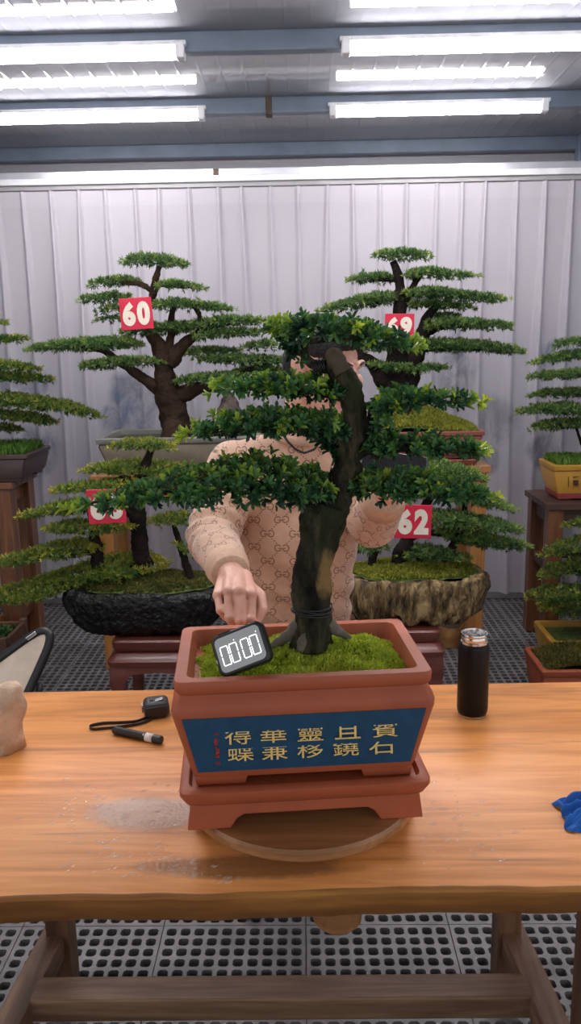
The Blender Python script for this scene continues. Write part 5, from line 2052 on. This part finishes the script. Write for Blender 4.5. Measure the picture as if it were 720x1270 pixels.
swm = remesh(sw, .007, 6, 'sweater')
AX = [(SR, ER, 'a'), (ER, WR, 'a'), (SL, EL, 'a'), (EL, WL, 'a')]


def seg_d(p, a, b):
    t = max(0.0, min(1.0, (p - a).dot(b - a) / (b - a).length_squared))
    return (p - (a + (b - a) * t)).length, t


def folds(p):
    d = .0022 * mnoise.noise(p * 16) + .004 * mnoise.noise(p * 7)
    # creases gathering at both elbows and across the belly
    for el, ax_ in ((ER, (ER - SR).normalized()), (EL, (WL - EL).normalized())):
        q = p - el
        w = math.exp(-(q.length / .10) ** 2)
        d += w * .0060 * math.sin(q.dot(ax_) * 150 + 2.5 * mnoise.noise(p * 9))
    if abs(p.x - BL.x) < .22 and p.y < DP + .1:
        q = p - BL
        w = math.exp(-((q.z + .0) / .10) ** 2)
        d += w * .0050 * math.sin(q.z * 75 + q.x * 45 + 3 * mnoise.noise(p * 6))
    return d


displace(swm, folds)
uvl = swm.uv_layers.new(name='weave')
uvd = np.zeros((len(swm.loops), 2), np.float32)
for poly in swm.polygons:
    c = Vector(poly.center)
    best = None
    for i, (a, b, _k) in enumerate(AX):
        d_, t_ = seg_d(c, a, b)
        d_ -= .062
        if i in (0, 2) and t_ < .12:
            d_ += .05
        if best is None or d_ < best[0]:
            best = (d_, i)
    inside = (abs(c.x - CH.x) < .150 and c.z < SR.z + .2 and c.y > DP - .13)
    arm = best[0] < .016 and not (inside and best[0] > -.004)
    for li in poly.loop_indices:
        p = Vector(swm.vertices[swm.loops[li].vertex_index].co)
        if arm:
            a, b, _k = AX[best[1]]
            ax_ = (b - a).normalized()
            ref = Vector((0, -1, 0)) if abs(ax_.y) < .75 else Vector((0, 0, 1))
            e1 = (ref - ax_ * ref.dot(ax_)).normalized()
            e2 = ax_.cross(e1)
            q = p - a
            ang = math.atan2(q.dot(e2), q.dot(e1))
            cang = math.atan2((c - a).dot(e2), (c - a).dot(e1))
            if ang - cang > math.pi:
                ang -= 2 * math.pi
            if cang - ang > math.pi:
                ang += 2 * math.pi
            uvd[li] = (ang * .058 + .02, q.dot(ax_) + .03 * best[1])
        else:
            q = p - CH
            ang = math.atan2(q.x, -(q.y))
            if q.y > 0:
                uvd[li] = (q.x * -1 + .4, p.z)
            else:
                uvd[li] = (math.asin(max(-1, min(1, q.x / .19))) * .175, p.z)
uvl.data.foreach_set('uv', uvd.ravel())
swo = link_mesh('sweater', swm, M['sweater'], person, True)


def cuff(a, dvec, r0, r1, L):
    dvec = dvec.normalized()
    pts = [a, a + dvec * L * .1, a + dvec * L * .5, a + dvec * L * .92, a + dvec * L, a + dvec * L * .97, a + dvec * L * .6]
    return MB().tube(pts, [r0 * .9, r0, (r0 + r1) / 2, r1, r1 * .95, r1 * .84, r1 * .8], 28, True, .02)


for nm, a, d_, r0, r1 in (('cuff', WR1 - wdR * .045, wdR, .047, .040), ('cuff', WL1 - wdL * .05, wdL, .050, .042)):
    obj(nm, cuff(a, d_, r0, r1, .058), M['rib'], swo, True)
# crew neck and hem
nd = (hp(0, .035, -.05) - NK).normalized()
ring = []
T = nd.to_track_quat('Z', 'Y').to_matrix()
for t in np.linspace(0, 2 * math.pi, 33):
    ring.append(NK + Vector((0, .008, .014)) + T @ Vector((math.cos(t) * .072, math.sin(t) * .066, 0)))
obj('neckline', MB().tube(ring, .011, 10), M['rib'], swo, True)
hem = []
for t in np.linspace(0, 2 * math.pi, 49):
    hem.append((HP.x + .158 * math.cos(t) * (1 if True else 1), DP + .035 + .104 * math.sin(t)))
hz = at(430, 772, DP - .05).z
obj('hem', MB().loft([[(x, y, hz + dz) for x, y in [((a - HP.x) * kx + HP.x, (b - DP - .035) * kx + DP + .035) for a, b in hem[:-1]]] for dz, kx in ((.03, .97), (.02, 1.0), (-.035, .99), (-.045, .95))]), M['rib'], swo, True)
# dark bead cord round the neck
cord = [at(350, 538, DP - .075), at(357, 548, DP - .082), at(366, 557, DP - .086), at(377, 562, DP - .087), at(390, 557, DP - .084), at(398, 545, DP - .078)]
mb = MB()
C, _l = polyline([tuple(q) for q in cord], 26)
for q in C.tolist():
    mb.ball(q, .0032, None, 8, 6)
obj('bead_cord', mb, M['black_wire'], person, True)

# trousers and shoes
tr = MB()
tr.ball(HP + Vector((0, 0, -.03)), (.155, .105, .11), None, 24, 16)
for hip, knee, ank, s in FEET:
    tr.capsule(hip, knee, .098, .074, 18)
    tr.capsule(knee, ank + Vector((0, 0, .03)), .074, .060, 18)
    so = MB()
    so.capsule(ank + Vector((0, .035, -.045)), ank + Vector((s * .012, -.125, -.052)), .040, .033)
    so.capsule(ank + Vector((0, .01, .0)), ank + Vector((0, .0, -.04)), .046, .042)
    so.v = [(x, y, max(z, .0008)) for x, y, z in so.v]
    sm = remesh(so, .007, 3, 'shoe')
    link_mesh('shoe', sm, M['shoe'], person, True)
tme = remesh(tr, .009, 5, 'trousers')
displace(tme, lambda p: .004 * mnoise.noise(p * 12))
link_mesh('trousers', tme, M['trousers'], person, True)

# phone in his left hand
M['phone_body'] = flat_mat('dark_phone', (0.018, 0.018, 0.022), .28)
M['phone_glass'] = NT('phone_glass').set(color=(.01, .01, .012), rough=.06).m
ph = thing('smartphone', 'dark smartphone held sideways in the left hand above the 62 card', 'phone', PC)
pw, pd = .138, .070
o = obj('body', MB(PHM).loft([rrect(pw / 2 - .002, pd / 2 - .002, -.0042, .010), rrect(pw / 2, pd / 2, -.0022, .012), rrect(pw / 2, pd / 2, .0022, .012), rrect(pw / 2 - .002, pd / 2 - .002, .0040, .010)]), M['phone_body'], ph)
smooth_by_angle(o, 50)
obj('screen', MB(PHM).loft([rrect(pw / 2 - .004, pd / 2 - .004, .0041, .009), rrect(pw / 2 - .004, pd / 2 - .004, .0046, .009)]), M['phone_glass'], ph)
obj('camera_bump', MB(PHM).loft([rrect(.012, .014, -.0062, .005, 4, (.048, .014)), rrect(.013, .015, -.0041, .005, 4, (.048, .014))]), M['phone_glass'], ph)
